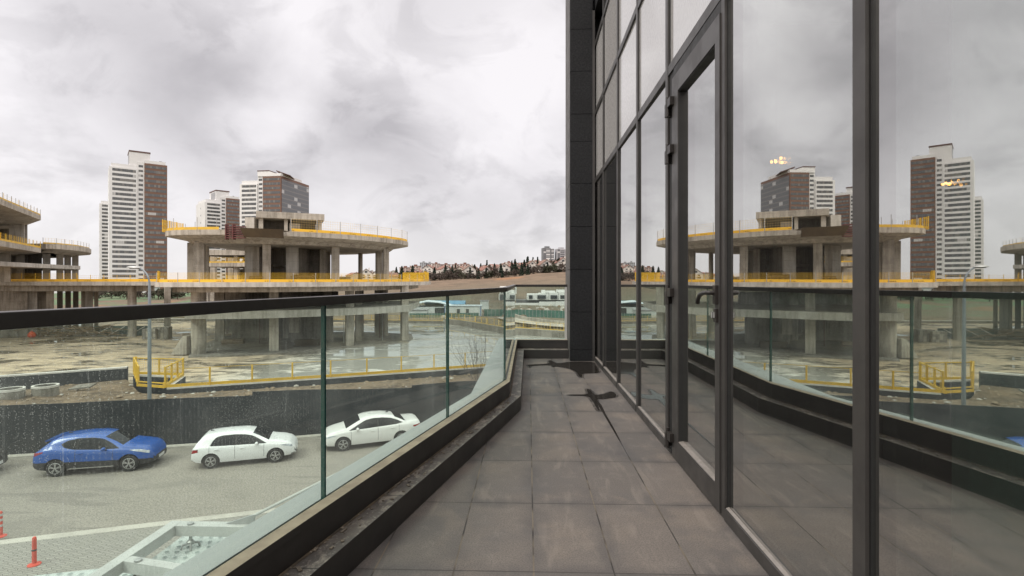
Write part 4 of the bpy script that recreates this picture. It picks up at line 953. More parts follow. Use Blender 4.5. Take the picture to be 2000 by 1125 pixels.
for (x, D, w, rd, m) in [(14, 88, 1.6, False, 'concrete'), (36, 89, 2.4, False, 'concrete'), (62, 90, 1.4, False, 'concrete_light'), (83, 92, 1.0, False, 'concrete'), (98, 90, 1.0, False, 'concrete'), (117, 95, .8, False, 'concrete_dark'), (133, 97, .8, False, 'concrete_dark'), (148, 99, .8, False, 'concrete_dark'), (164, 97, .8, False, 'concrete'), (174, 95, 1.1, False, 'concrete_light'), (188, 99, .6, False, 'concrete'), (258, 87, 1.25, True, 'concrete'), (327, 95, .9, False, 'concrete'), (-30, 86, 1.6, False, 'concrete')]:
    rcol(gx(x, D), D, -8.35, .214, w, lb, rd, m)
MB().box(-118, gx(88, 102), 101.7, 102.2, -8.35, .2).build('core_wall', M['concrete_dark'], lb); MB().box(-112, gx(22, 98), 98, 98.5, 6.36, gz(440, 98)).build('core_wall', M['concrete'], lb); MB().box(-112, gx(28, 100), 100, 100.5, .85, 6.0).build('core_wall', M['concrete_light'], lb)
guard('safety_barrier', 'orange netting barrier with many posts along the topmost left slab', [(gx(-60, 58.3), 58.3), (gx(79, 85), 85)], 11.602, 1.0, 2.0, .05, .25, 0, M['net_fine'], True, 0, None, M['post_grey'], 'yellow site barriers')
guard('safety_barrier', 'yellow netting barrier on the second slab of the left building', [(gx(-60, 60.3), 60.3), (gx(79, 86), 86)], 6.352, 1.1, 2.2, .05, .3, 0, M['net_yellow'], True, 0, None, None, 'yellow site barriers')
guard('safety_barrier', 'pale orange netting barrier round the wing slab tip of the left building', [(gx(84, 87), 87), (gx(112, 89), 89), (gx(150, 94), 94), (gx(174, 101.5), 101.5)], 7.203, 1.0, 2.0, .05, .22, 0, M['net_fine'], True, 0, None, M['post_grey'], 'yellow site barriers')
guard('safety_barrier', 'long yellow netting barrier on the deck in front of the left building', [(-110, 83.8), (gx(150, 84.6), 84.6)], .851, 1.4, 2.2, .05, .4, 0, M['net_yellow'], True, 0, None, None, 'yellow site barriers', True)
guard('safety_barrier', 'low yellow board on the bridging deck between the two concrete buildings', [(gx(151, 84.7), 84.7), (gx(306, 84.7), 84.7)], .851, 1.1, 2.2, .05, .42, 0, M['net_fine'], True, 0, None, None, 'yellow site barriers', True)

# ------------------------------------------------------------------ towers
def band_fn(n):
    v = n('TexCoord').outputs['Object']; x, y, z = n.sep(v); rnd = n('ObjectInfo').outputs['Random']
    u = n.math('FLOOR', n.math('DIVIDE', n.math('ADD', x, y), 1.25))
    w = n('TexWhiteNoise', None, Vector=n.comb(u, n.math('MULTIPLY', rnd, 91.0), 0)).outputs[0]
    w2 = n('TexWhiteNoise', None, Vector=n.comb(n.math('FLOOR', n.math('DIVIDE', u, 4.0)), n.math('MULTIPLY', rnd, 37.0), 2)).outputs[0]
    c = n.mix(n.math('MULTIPLY', n.ramp(w, .5, 1.0), .5), (.070, .072, .075), (.24, .22, .19)); c = n.mix(n.math('GREATER_THAN', w2, .965), c, (.42, .41, .40))
    fr = n.math('LESS_THAN', n.math('FRACT', n.math('DIVIDE', n.math('ADD', x, y), 1.25)), .10); c = n.mix(fr, c, (.12, .12, .12))
    return n('BsdfPrincipled', None, Base_Color=c, Roughness=.12, Specular_IOR_Level=.6)
M['band'] = mat('tower_window_band', band_fn)
M['tw'] = plain('tower_white_panel', (.68, .67, .66), (.60, .59, .585), .08, .5)
M['tb'] = plain('tower_brown_panel', (.165, .084, .053), (.14, .071, .046), .1, .5)
M['tcap'] = plain('tower_brown_cap', (.11, .055, .045), None, .1, .6)
def tglass(n):
    v = n('TexCoord').outputs['Object']; x, y, z = n.sep(v); u = n.math('DIVIDE', y, 1.6); w = n.math('DIVIDE', z, 3.5)
    r = n('TexWhiteNoise', None, Vector=n.comb(n.math('FLOOR', n.math('DIVIDE', u, 3.0)), n.math('FLOOR', w), 5)).outputs[0]
    fu = n.math('LESS_THAN', n.math('FRACT', u), .12); fw = n.math('LESS_THAN', n.math('FRACT', w), .25)
    c = n.mix(n.math('GREATER_THAN', r, .86), (.105, .11, .12), (.45, .45, .45)); c = n.mix(n.math('MAXIMUM', fu, fw), c, (.17, .16, .16))
    return n('BsdfPrincipled', None, Base_Color=c, Roughness=.25)
M['tglass'] = mat('tower_side_glazing', tglass)
M['louver'] = plain('louvre_grey', (.30, .30, .31), None, 1, .5)
BAND = {}
def band_obj(w, parent, x, y, z, h):
    key = (round(w, 1), h)
    if key not in BAND: BAND[key] = MB().box(-w / 2, w / 2, 0, .5, 0, h).build('window_band', M['band'], parent); o = BAND[key]
    else: o = BAND[key].copy(); COL.objects.link(o); o.parent = parent
    o.location = (x, y, z)
def tower(label, loc, rz, W1, W2, W3, depth, hw, hb, hc, fl=3.45, side=None, slope=False, zb=-8.0):
    t = thing('apartment_tower', label, 'tower', (loc[0], loc[1], zb), rz, 'tall white and brown towers')
    hw -= zb; hb -= zb; hc -= zb; x1 = W1; x2 = W1 + W2; x3 = x2 + W3
    MB().box(0, x1, 0, depth, 0, hw).box(1.2, x1, 1, depth - 2, hw + .01, hw + 2.6).build('white_wing', M['tw'], t)
    MB().box(x1 + .01, x2, .9, depth - .5, 0, hb + .5).build('stair_strip', M['tw'], t)
    MB().box(x2 + .01, x3, .25, depth * (1.25 if side else 1), 0, hb, 0).box(x2 + .01, x3 - (1 if not slope else 0), .4, depth * .9, hb + .01, hb + 2.2, 1).build('brown_wing', [M['tb'], M['tw']], t)
    mb = MB(); ca, cb = (W1 * .72, x2 + W3 * .25) if not slope else (x1 + .2, x3 - .2)
    if not slope:
        mb.box(ca, cb, 2.0, depth * .75, hw + .02, hc - 1.0); mb.box(ca - .3, cb + .3, 1.7, depth * .75 + .3, hc - .99, hc, 1); mb.box(ca - .15, ca - .01, 4, depth * .6, hw + 4, hc - 2, 2)
    else:
        mb.add([(ca, 0.2, hb), (cb, .2, hb), (cb, depth * 1.2, hb), (ca, depth * 1.2, hb), (ca, .2, hc), (x2 + W3 * .35, .2, hc), (x2 + W3 * .35, depth, hc - 1), (ca, depth, hc - 1), (cb, .2, hc - 3.5), (cb, depth * 1.2, hc - 4.5)], [(0, 1, 8, 5, 4), (4, 5, 6, 7), (5, 8, 9, 6), (1, 2, 9, 8), (2, 3, 7, 6, 9), (3, 0, 4, 7)])
        mb.box(ca - .2, x2 + W3 * .35, 0, depth, hc + .01, hc + .7, 1); mb.beam((x2 + W3 * .35, depth * .5, hc + .35), (cb, depth * .6, hc - 3.1), depth, .6, 1)
    mb.build('crown', [M['tw'], M['tcap'], M['louver']], t)
    z = hw - 1.0 - 2.0
    while z > 2:
        band_obj(W1 - 2.6, t, W1 / 2 + .5, -.06, z, 1.95); z -= fl
    z = hb - 3.4
    while z > 2:
        band_obj(W2 - 1.6, t, x1 + W2 / 2, .86, z, 1.7); band_obj(W3 - 1.0, t, x2 + W3 / 2, .19, z, 1.9); z -= fl
    if side: MB().box(x3 + .01, x3 + .12, 1.5, depth * 1.25 - .2, 0, hb - 2).build('side_glazing', M['tglass'], t)
    mb = MB()
    for q in range(3):
        ax = random.uniform(1, x3 - 1); mb.tube([(ax, depth * .4, (hw if ax < x1 else hb)), (ax, depth * .4, (hw if ax < x1 else hb) + random.uniform(4, 7))], .09, 5)
    mb.lathe([(.05, hb + 3.0), (.7, hb + 3.4), (.9, hb + 3.9)], (x3 - 3.5, depth * .3, 0), 10); mb.tube([(x3 - 3.5, depth * .3, hb + 2), (x3 - 3.5, depth * .3, hb + 3.2)], .1, 5)
    mb.build('antenna', M['louver'], t)
    # small windows on the blank left gable
    mb = MB()
    for q in range(0, int(hw / fl) - 1, 2): mb.box(-.05, .02, depth * .45, depth * .45 + 1.2, hw - 6 - q * fl, hw - 4.4 - q * fl)
    mb.build('gable_windows', M['band'], t)
    return t
tower('tallest white and brown tower at the left, standing clear of the concrete frames', (-285.5, 370), R(39), 16.3, 4.3, 14.0, 26, 82, 87, 95.5)
tower('narrow white tower half hidden behind the left flank of the tallest tower', (-391, 495), R(39), 16.3, 4.3, 14.0, 26, 74, 78, 86)
tower('white and dark brown tower in the middle with a pale blank gable on its left', (-291, 495), R(45), 13.9, 4.6, 12.5, 30, 75.5, 81, 88.2)
tower('brown tower with grey glazed right flank and sloping roof, right of the middle tower', (-216.3, 414.8), R(-8), 15, 4.7, 15.3, 34, 77.4, 83, 87, 3.5, True, True)

# ------------------------------------------------------------------ site huts, villas, cars far off, green nets
M['hut_white'] = plain('hut_white', (.62, .65, .64), (.5, .53, .52), .4, .6); M['hut_roof'] = plain('hut_roof', (.60, .68, .72), (.5, .58, .63), .3, .5); M['blue_roof'] = plain('blue_roof', (.10, .24, .36), (.08, .19, .3), .4, .5)
M['dglass'] = plain('dark_window', (.05, .06, .065), (.03, .035, .04), 1, .15); M['blue'] = plain('blue_frame', (.04, .12, .36), None, 1, .5)
hall = thing('site_hall', 'white site hall with a curved pale roof beyond the flooded pit', 'hall', (gx(846, 128), 128, -8.0), .12)
MB().box(-6.5, 5.5, 0, 9, 0, 2.5).build('wall', M['hut_white'], hall)
prof = [(-6.8, 2.4), (-4.5, 3.3), (-1.5, 3.9), (1.5, 3.6), (5.8, 2.5)]
MB().loft([[(x, -.3, z) for x, z in prof] + [(x, -.3, z - .14) for x, z in reversed(prof)], [(x, 9.3, z) for x, z in prof] + [(x, 9.3, z - .14) for x, z in reversed(prof)]]).build('roof', M['hut_roof'], hall)
MB().box(.4, 5.2, -.06, .02, .1, 2.3).build('bay_shade_panel', M['dglass'], hall)  # dark sheet on the closed wall, painting the shade inside a bay
hut = thing('site_hut', 'long white site hut with two windows to the right of the curved hall', 'hut', (gx(905, 127), 127, -8.0), -.03)
MB().box(-4.6, 4.3, 0, 3, .1, 2.75).build('wall', M['hut_white'], hut); MB().box(-4.75, 4.45, -.15, 3.15, 2.76, 2.95).build('roof', M['hut_roof'], hut)
for x in (-1.3, .9): w_ = MB().box(x - .55, x + .55, -.05, .02, 1.0, 2.1).build('window', M['rimwhite'], hut); MB().box(x - .25, x + .45, -.08, -.03, 1.05, 2.05).build('pane', M['dglass'], w_)
for x in (-4.5, 4.15): MB().box(x - .07, x + .07, -.04, .0, .1, 2.75).build('corner_post', M['blue'], hut)
h2 = thing('site_hut', 'low site hut with a blue roof behind the curved hall', 'hut', (gx(868, 136), 136, -8.0)); MB().box(-5, 5, 0, 4, 0, 2.8).build('wall', M['hut_white'], h2); MB().add([(-5.3, -.3, 2.8), (5.3, -.3, 2.8), (5.3, 4.3, 2.8), (-5.3, 4.3, 2.8), (-5.3, 2, 3.7), (5.3, 2, 3.7)], [(0, 1, 5, 4), (2, 3, 4, 5), (0, 4, 3), (1, 2, 5), (3, 2, 1, 0)]).build('roof', M['blue_roof'], h2)
h3 = thing('site_hut', 'pale low shed left of the curved hall, beside the concrete column', 'hut', (gx(812, 124), 124, -8.0)); MB().box(-3, 2.6, 0, 3, 0, 1.9).build('wall', M['hut_white'], h3); MB().box(-3.15, 2.75, -.15, 3.15, 1.91, 2.05).build('roof', M['louver'], h3)
h4 = thing('white_kiosk', 'small white kiosk standing alone on the slope right of the site huts', 'kiosk', (gx(946, 165), 165, terr(gx(946, 165), 165) - .2)); MB().box(-1.3, 1.3, 0, 2, 0, 3.0).build('wall', M['hut_white'], h4); MB().box(-1.45, 1.45, -.15, 2.15, 3.01, 3.2).build('roof', M['louver'], h4)
def net_fence(label, pts, h, group='green net fences on the site'):
    o = thing('net_fence', label, 'fence', group=group)
    P = resample(pts, 26)
    MB().strip([(x, y, terr(x, y) - .1) for x, y in P], [(x, y, terr(x, y) + h) for x, y in P]).build('net', M['green_solid'], o)
    for x, y in P: MB().tube([(x, y - .05, terr(x, y) - .2), (x, y - .05, terr(x, y) + h + .1)], .04, 5).build('post', M['post_grey'], o)
M['green_solid'] = plain('green_mesh_cloth', (.055, .16, .125), (.04, .115, .09), .6, .8, world=True)
net_fence('green net fence in front of the white site huts', [(gx(800, 122), 122), (gx(935, 124), 124)], 1.0)
net_fence('long green net fence crossing the slope at the right below the white villas', [(gx(945, 128), 128), (gx(1010, 126), 126), (gx(1130, 118), 118)], 1.7)
# curved concrete ramp wall and path at the right
rw = thing('ramp_wall', 'curved pale ramp wall with a path at the right beyond the pit', 'wall'); P = chaikin([(gx(1004, 118), 118), (gx(1014, 112), 112), (gx(1040, 105), 105), (gx(1080, 99), 99), (gx(1140, 94), 94)], 2, False); Q = offset_line(P, .35)
mb = MB(); zz0 = lambda i: -7.6; mb.strip([(x, y, -8.5) for x, y in P], [(x, y, -6.55) for x, y in P]); mb.strip([(x, y, -8.5) for x, y in Q], [(x, y, -6.55) for x, y in Q]); mb.strip([(x, y, -6.55) for x, y in P], [(x, y, -6.55) for x, y in Q]); mb.build('wall_body', M['concrete'], rw)
P2_ = offset_line(P, -4.0); tag(MB().strip([(x, y, -7.18) for x, y in P2_], [(x, y, -7.12) for x, y in offset_line(P, -.05)]).build('path', M['concrete']), kind='structure')
# modern villas
M['villa'] = plain('villa_white', (.66, .66, .64), (.58, .58, .56), .3, .6); M['villa_dark'] = plain('villa_dark', (.09, .095, .10), (.06, .065, .07), .3, .6)
vl = thing('villa_row', 'row of white flat roofed modern villas with dark glazing above stepped white walls', 'house', (gx(1060, 190), 190, -8.6), 0)
S = 190 / F
def vbox(x0, x1, y0, y1, d0, d1, nm, m): MB().box((x0 - 1060) * S, (x1 - 1060) * S, d0, d1, gz(y1, 190) + 8.6, gz(y0, 190) + 8.6).build(nm, M[m], vl)
vbox(1030, 1053, 574.5, 586, 0, 9, 'upper_floor', 'villa'); vbox(1053.3, 1072, 573, 586, .5, 9, 'upper_floor', 'villa'); vbox(1072.3, 1091, 572, 586, 0, 9, 'upper_floor', 'villa'); vbox(1091.3, 1122, 571, 586, -.5, 9, 'upper_floor', 'villa')
for a, b in ((1033, 1040), (1049.5, 1066), (1075, 1088), (1094, 1104), (1106, 1120)): vbox(a, b, 576.5, 583.5, -.62, .2, 'window_wall', 'dglass')
vbox(1059, 1066, 567, 573, 2, 7, 'roof_room', 'villa'); vbox(1066, 1085, 568.5, 571.9, 1, 7, 'roof_room', 'villa'); vbox(1089, 1122, 566.5, 570.9, 1, 7, 'roof_room', 'villa')
vbox(1008, 1110, 586.2, 591, 1, 8, 'lower_floor', 'villa_dark'); vbox(1006, 1062, 591.1, 597, -3, -2, 'terrace_wall', 'villa'); vbox(1052, 1086, 588.5, 602, -4.2, -3.2, 'terrace_wall', 'villa'); vbox(1083, 1102, 587.5, 597, -6, -5, 'terrace_wall', 'villa'); vbox(1066, 1125, 597.5, 604, -2.8, -.5, 'lower_floor', 'villa_dark')
v2 = thing('villa_row', 'smaller white modern villa with dark windows left of the villa row', 'house', (gx(991, 205), 205, terr(gx(991, 205), 205) - .3))
MB().box(-3.4, 3.2, 0, 8, 0, 2.9).box(-3.0, 3.6, -.4, 8, 3.0, 5.9).build('wall', M['villa'], v2)
for a, b in ((-2.6, -.4), (.2, 3.0)): MB().box(a, b, -.48, -.3, 3.5, 5.4).build('window', M['dglass'], v2)
for a, b in ((-3.0, -1), (-.5, 2.8)): MB().box(a, b, -.06, .05, .4, 2.5).build('window', M['villa_dark'], v2)
# ------------------------------------------------------------------ hillside: houses and trees
M['stucco'] = plain('house_stucco', (.60, .57, .52), (.52, .49, .45), .3, .8); M['stucco2'] = plain('house_stucco_buff', (.46, .41, .35), (.4, .36, .31), .3, .8)
M['tile_red'] = plain('red_roof_tiles', (.215, .105, .08), (.16, .08, .062), .6, .8); M['tile_brown'] = plain('brown_roof_tiles', (.20, .12, .09), (.15, .09, .07), .6, .8); M['hwin'] = plain('house_window', (.05, .05, .055), None, 1, .3)
HSC = .68
def house(x, y, w, h, rh, rz, st, rf, label, group=None, z=None, detail=True):
    d = w * 1.15; z = terr(x, y) - .6 if z is None else z
    t = thing('hillside_house', label, 'house', (x, y, z), rz, group)
    wl_ = MB().box(-w / 2, w / 2, 0, d, 0, h); wl_.add([(-w / 2, 0, h), (w / 2, 0, h), (0, 0, h + rh), (-w / 2, d, h), (w / 2, d, h), (0, d, h + rh)], [(0, 1, 2), (5, 4, 3)])
    wl_.build('wall', M[st], t)
    o_ = .5; k = rh / (w / 2); mb = MB()
    for s in (-1, 1):
        e = (s * (w / 2 + o_), h - o_ * k)
        mb.add([(e[0], -o_, e[1] + .05), (0, -o_, h + rh + .05), (0, d + o_, h + rh + .05), (e[0], d + o_, e[1] + .05), (e[0], -o_, e[1] + .30), (0, -o_, h + rh + .32), (0, d + o_, h + rh + .32), (e[0], d + o_, e[1] + .30)], [(0, 1, 2, 3), (7, 6, 5, 4), (0, 4, 5, 1), (2, 6, 7, 3), (3, 7, 4, 0)])
    r_ = mb.build('roof', M[rf], t); MB().box(w * .2, w * .2 + .8, d * .4, d * .4 + .8, h + rh * .5, h + rh + 1.0).build('chimney', M[st], r_)
    if detail:
        for (a, b, c, e) in [(-.34, -.12, .15, .38), (.1, .34, .15, .38), (-.30, -.12, .60, .85), (.1, .3, .60, .85)]: MB().box(a * w, b * w, -.06, .03, c * h, e * h).build('window', M['hwin'], t)
        MB().box(-.1 * w, .1 * w, -.06, .03, h + rh * .2, h + rh * .55).build('attic_window', M['hwin'], t)
        MB().box(-.4 * w, -.02 * w, -1.0, -.065, .48 * h, .53 * h).build('balcony', M['stucco'], t)
near_h = [  # x px, distance, width m, wall m, gable m, yaw, materials, ground px y
    (918, 372, 12.5, 6.0, 4.6, .25, 'stucco', 'tile_brown', 538, 'white gabled house standing left of the middle of the ridge'),
    (952, 378, 11, 5.4, 4.2, .5, 'stucco', 'tile_red', 538, 'white house with a red roof right beside the white gabled one'),
    (985, 380, 13, 6.0, 4.8, .2, 'stucco', 'tile_brown', 534, 'broad white house with brown roof in the middle of the ridge'),
    (1040, 368, 10.5, 6.8, 4.8, .22, 'stucco', 'tile_brown', 531, 'white gabled house below the left far tower'),
    (1068, 360, 13.5, 7.0, 5.2, .2, 'stucco', 'tile_brown', 531, 'large white gabled house nearest the stone pier'),
    (1100, 352, 12.5, 6.6, 5.0, .1, 'stucco', 'tile_red', 526, 'white house with a red roof cut off by the stone pier'),
    (872, 400, 13, 4.6, 3.8, .5, 'stucco', 'tile_red', 534, 'low white house with red roof right of the yellow deck netting'),
    (835, 420, 12, 5, 3.8, -.2, 'stucco', 'tile_red', 532, 'white house with a red roof just behind the yellow deck netting'),
    (715, 400, 14, 6.0, 5.5, .3, 'stucco', 'tile_red', 545, 'white house with a steep red roof seen between the deck columns'),
    (735, 430, 13, 5.5, 4.5, -.3, 'stucco', 'tile_red', 545, 'white house with an orange red roof beside the deck columns')]
for x, D, w, h, rh, rz, st, rf, y, lab in near_h:
    gxx = gx(x, D); house(gxx, D, w * HSC, h * HSC, rh * HSC, rz, st, rf, lab, 'gabled houses on the ridge', gz(y, D))
far_h = []
rnd = random.Random(3)
for k in range(64):
    x = rnd.choice((rnd.uniform(795, 1110), rnd.uniform(880, 1110), rnd.uniform(690, 900))); D = rnd.uniform(430, 800)
    X = gx(x, D); rf = rnd.choice(('tile_red', 'tile_red', 'tile_brown')); st = rnd.choice(('stucco', 'stucco2', 'stucco2'))
    house(X, D, rnd.uniform(8, 14), rnd.uniform(3, 5.5), rnd.uniform(2.2, 3.4), rnd.uniform(-.9, .9), st, rf, {('tile_red', 'stucco'): 'small white house with a red roof far up the hill', ('tile_red', 'stucco2'): 'small buff house with a red roof far up the hill', ('tile_brown', 'stucco'): 'small white house with a brown roof far up the hill', ('tile_brown', 'stucco2'): 'small buff house with a brown roof far up the hill'}[(rf, st)], 'small houses far up the hill', None, False)
M['block_pink'] = plain('block_pink', (.46, .35, .31), (.40, .31, .28), .1, .8); M['block_grey'] = plain('block_grey', (.38, .38, .40), (.33, .33, .35), .1, .8)
def block(x0, x1, ytop, D, m, label, group='apartment blocks on the skyline', rows=4, deep=14, z0=None):
    X0, X1 = gx(x0, D), gx(x1, D); zt_ = gz(ytop, D); zb = terr((X0 + X1) / 2, D) - 3 if z0 is None else z0; w = X1 - X0
    t = thing('apartment_block', label, 'apartment block', ((X0 + X1) / 2, D, zb), rnd.uniform(-.12, .12), group)
    MB().box(-w / 2, w / 2, 0, deep, 0, zt_ - zb).build('wall', M[m], t); MB().box(-w / 2 - .3, w / 2 + .3, -.3, deep + .3, zt_ - zb + .01, zt_ - zb + .8).box(-w * .1, w * .2, 3, 8, zt_ - zb + .81, zt_ - zb + 3).build('roof', M['tile_red' if m == 'block_pink' else 'louver'], t)
    n_ = max(3, int(w / 6))
    for r in range(rows):
        zt2 = zt_ - zb - 2.6 - r * 3.3
        if zt2 < 1: break
        mb = MB()
        for c in range(n_): mb.box(-w / 2 + (c + .22) * w / n_, -w / 2 + (c + .74) * w / n_, -.08, .05, zt2, zt2 + 1.6)
        mb.build('window_row', M['hwin'], t)
for (a, b, yt, D, m, lab) in [(820, 831, 513.5, 900, 'block_grey', 'grey apartment block, tallest on the left skyline'), (832, 842, 514.5, 905, 'block_grey', 'second grey apartment block beside the tallest one on the left skyline'), (843, 858, 515.5, 880, 'block_pink', 'pinkish apartment block right of the two grey ones'), (860, 880, 517, 890, 'block_pink', 'wide pinkish apartment block on the left skyline'), (882, 896, 517, 870, 'block_pink', 'pinkish apartment block in the middle of the skyline row'), (898, 914, 516, 900, 'block_pink', 'pinkish apartment block at the right end of the skyline row'), (800, 818, 520, 850, 'block_pink', 'low pinkish block left of the grey blocks'), (780, 798, 523, 860, 'block_pink', 'low pinkish block farthest left on the skyline'), (985, 1000, 513, 950, 'block_pink', 'buff block peeping over the trees in the middle of the ridge'), (708, 716, 530, 900, 'block_grey', 'small grey block seen between the deck columns'), (718, 728, 531, 900, 'block_grey', 'second small grey block seen between the deck columns')]:
    block(a, b, yt, D, m, lab, rows=3)
def far_tower(x0, x1, yt, D, lab, m):
    X0, X1 = gx(x0, D), gx(x1, D); w = X1 - X0; zb = gz(525, D); hh = gz(yt, D) - zb
    t = thing('apartment_tower', lab, 'tower', ((X0 + X1) / 2, D, zb), .1, 'far towers on the right skyline')
    MB().box(-w / 2, w * .18, 0, 20, 0, hh).box(w * .18 + .01, w / 2, 1.5, 20, 0, hh - 2).box(-w * .3, w * .1, 3, 12, hh + .01, hh + 3).build('wall', M[m], t)
    k = int(hh / 3.4)
    for r in range(k):
        MB().box(-w * .22, w * .12, -.15, .1, r * 3.4 + 1, r * 3.4 + 2.7).box(w * .24, w * .46, 1.35, 1.6, r * 3.4 + 1, r * 3.4 + 2.7).build('window_row', M['tw' if r % 2 else 'louver'] if m == 'far_grey' else M['hwin'], t)
    MB().box(-w * .45, -w * .25, -.12, .1, 1, hh - 1).build('glazed_strip', M['tglass'], t)
M['far_grey'] = plain('far_grey', (.16, .165, .175), (.13, .135, .14), .1, .6)
far_tower(1060.5, 1083, 484, 950, 'dark grey tower, left one of the two on the right skyline', 'far_grey')
far_tower(1087.5, 1112, 486, 950, 'pale grey tower beside the stone pier, right one of the two on the skyline', 'block_grey')

def leafmat(name, a, b):
    def fn(n):
        v = n('TexCoord').outputs['Object']; r = n('ObjectInfo').outputs['Random']
        c = n.mix(n.ramp(n.noise(v, .9, 4), .3, .7), a, b); c = n.mix(n.math('MULTIPLY', r, .4), c, tuple(x * .6 for x in a))
        return n('BsdfPrincipled', None, Base_Color=c, Roughness=.85, Specular_IOR_Level=.2)
    return mat(name, fn)
M['leaf_con'] = leafmat('conifer_needles', (.042, .058, .040), (.026, .038, .028)); M['leaf_bush'] = leafmat('bush_leaves', (.075, .075, .048), (.05, .052, .036)); M['leaf_bare'] = leafmat('bare_crown', (.105, .085, .072), (.07, .058, .05)); M['bark'] = plain('bark', (.10, .075, .055), None, 4, .9)
def leaf_cloud(pts, size, rn):
    mb = MB()
    for p in pts:
        a = Vector((rn.gauss(0, 1), rn.gauss(0, 1), rn.gauss(0, .7))).normalized(); b = a.cross(Vector((rn.gauss(0, 1), rn.gauss(0, 1), rn.gauss(0, 1)))).normalized(); s = size * rn.uniform(.6, 1.4); p = Vector(p)
        mb.add([p - a * s - b * s * .5, p + a * s - b * s * .4, p + a * s * .8 + b * s * .5, p - a * s * .7 + b * s * .6], [(0, 1, 2, 3)])
    return mb
def conifer(h, r, rn, k=520):
    pts = []
    for _ in range(k):
        t = rn.random() ** .75; z = h * (.08 + .92 * t); layer = .75 + .25 * sin(t * 40); rr = r * (1 - t) ** .85 * layer * math.sqrt(rn.uniform(.15, 1.0)); a = rn.random() * 6.28; pts.append((cos(a) * rr, sin(a) * rr, z - rr * .25))
    return leaf_cloud(pts, .42, rn)
def bush(h, r, rn, k=520):
    cl = [(rn.gauss(0, r * .5), rn.gauss(0, r * .5), h * rn.uniform(.3, .85), r * rn.uniform(.3, .55)) for _ in range(9)]; pts = []
    for _ in range(k):
        c = rn.choice(cl); d = Vector((rn.gauss(0, 1), rn.gauss(0, 1), rn.gauss(0, 1))).normalized() * c[3] * rn.uniform(.5, 1.05); pts.append((c[0] + d.x, c[1] + d.y, max(.15, c[2] + d.z)))
    return leaf_cloud(pts, .38, rn)
PROTO = {}
def tree(kind, x, y, z, s, label, group):
    if kind not in PROTO:
        rn = random.Random(len(PROTO) + 11); t = thing('hillside_tree', label, 'tree')
        if kind[0] == 'c': mb, m, th = conifer(9.5, 3.1, rn, 700), 'leaf_con', 3
        elif kind[0] == 'p': mb, m, th = conifer(11.5, 1.9, rn, 500), 'leaf_con', 3
        elif kind[0] == 'b': mb, m, th = bush(6.5, 3.6, rn), 'leaf_bush', 3
        else: mb, m, th = bush(8, 3.6, rn, 420), 'leaf_bare', 5
        mb.build('crown', M[m], t); q = MB().tube([(0, 0, -1), (.1, 0, th), (0, .1, th + 3)], [.3, .22, .08], 7)
        for a in range(4): q.tube([(0, 0, th * .7), (cos(a * 1.6) * 1.2, sin(a * 1.6) * 1.2, th + 1.2)], [.1, .03], 5)
        q.build('trunk', M['bark'], t); PROTO[kind] = t
    else: t = copy_tree(PROTO[kind])
    t['label'] = label; t['group'] = group; t.location = (x, y, z); t.scale = (s, s, s * rnd.uniform(.9, 1.15)); t.rotation_euler = (0, 0, rnd.random() * 6)
KL = {'c': 'dark conifer among the houses on the ridge', 'p': 'tall narrow dark conifer rising over the ridge houses', 'b': 'dull green bushy tree on the ridge', 'd': 'bare brownish tree on the ridge'}
def put(kind, x, D, ybase, s, lab=None): tree(kind, gx(x, D), D, gz(ybase, D) - .4 if ybase else terr(gx(x, D), D) - .3, s, lab or KL[kind[0]], 'trees on the ridge')
for k in range(46):                                     # belt of trees along the foot of the houses
    x = 832 + k * 6.1 + rnd.uniform(-2.5, 2.5); yb = interp([(832, 549), (870, 549), (930, 546), (1000, 541), (1040, 536), (1105, 532)], x)
    put(rnd.choice(('b1', 'b2', 'd1', 'd2', 'd1', 'c1')), x, rnd.uniform(345, 362), yb + rnd.uniform(-1, 1), rnd.uniform(.6, 1.05))
for k in range(58):
    x = rnd.uniform(835, 1108); D = rnd.uniform(385, 480)
    put(rnd.choice(('c1', 'c2', 'b1', 'b2', 'd1', 'd2', 'b1')), x, D, None, rnd.uniform(.6, 1.0))
for k in range(40): put(rnd.choice(('b1', 'd1', 'c2', 'd2')), rnd.uniform(690, 1105), rnd.uniform(520, 760), None, rnd.uniform(.7, 1.1))
# timber, props and pallets left about on the slabs and in the pit
def pile(x, D, z, w, d_, label, m='wood', k=7):
    o = thing('timber_stack', label, 'timber stack', (gx(x, D), D, z), rnd.uniform(-.3, .3), 'stacks of building timber'); mb = MB()
    for q in range(k):
        for c in range(3): mb.obox((rnd.uniform(-.1, .1), (c - 1) * d_ * .33, .08 + q * .11), (w * rnd.uniform(.85, 1.05), d_ * .28, .09), rnd.uniform(-.05, .05), rnd.choice((0, 0, 1)))
    mb.build('planks', [M[m], M['ply']], o)
pile(592, 73, .852, 3.0, 1.2, 'brown timber stack on the main deck beside the pale core wall', 'wood', 9); pile(505, 70, .852, 2.2, 1.0, 'low timber stack on the main deck left of the front column'); pile(668, 80, .852, 2.6, 1.2, 'timber stack on the main deck behind the right front column')
pile(600, 74, -8.2, 3.4, 1.4, 'dark timber stack on the base slab under the main deck', 'ply', 8); pile(455, 76, -8.2, 3.0, 1.2, 'timber stack on the base slab right of the round column', 'wood', 6); pile(60, 92, .852, 3, 1.2, 'timber stack on the deck of the left building', 'wood', 8)
for k in range(16):
    D = rnd.uniform(74, 90); x = rnd.uniform(420, 760); o = thing('steel_prop', 'thin steel prop standing between two slabs of the main concrete building', 'prop', (gx(x, D), D, -8.2), 0, 'steel props under the slabs')
    MB().tube([(0, 0, 0), (0, 0, 2.4), (0, 0, 4.5)], [.05, .05, .035], 6).build('prop', M['red_steel' if k % 2 else 'steel'], o); MB().box(-.12, .12, -.12, .12, 4.49, 4.5).build('head_plate', M['steel'], o)
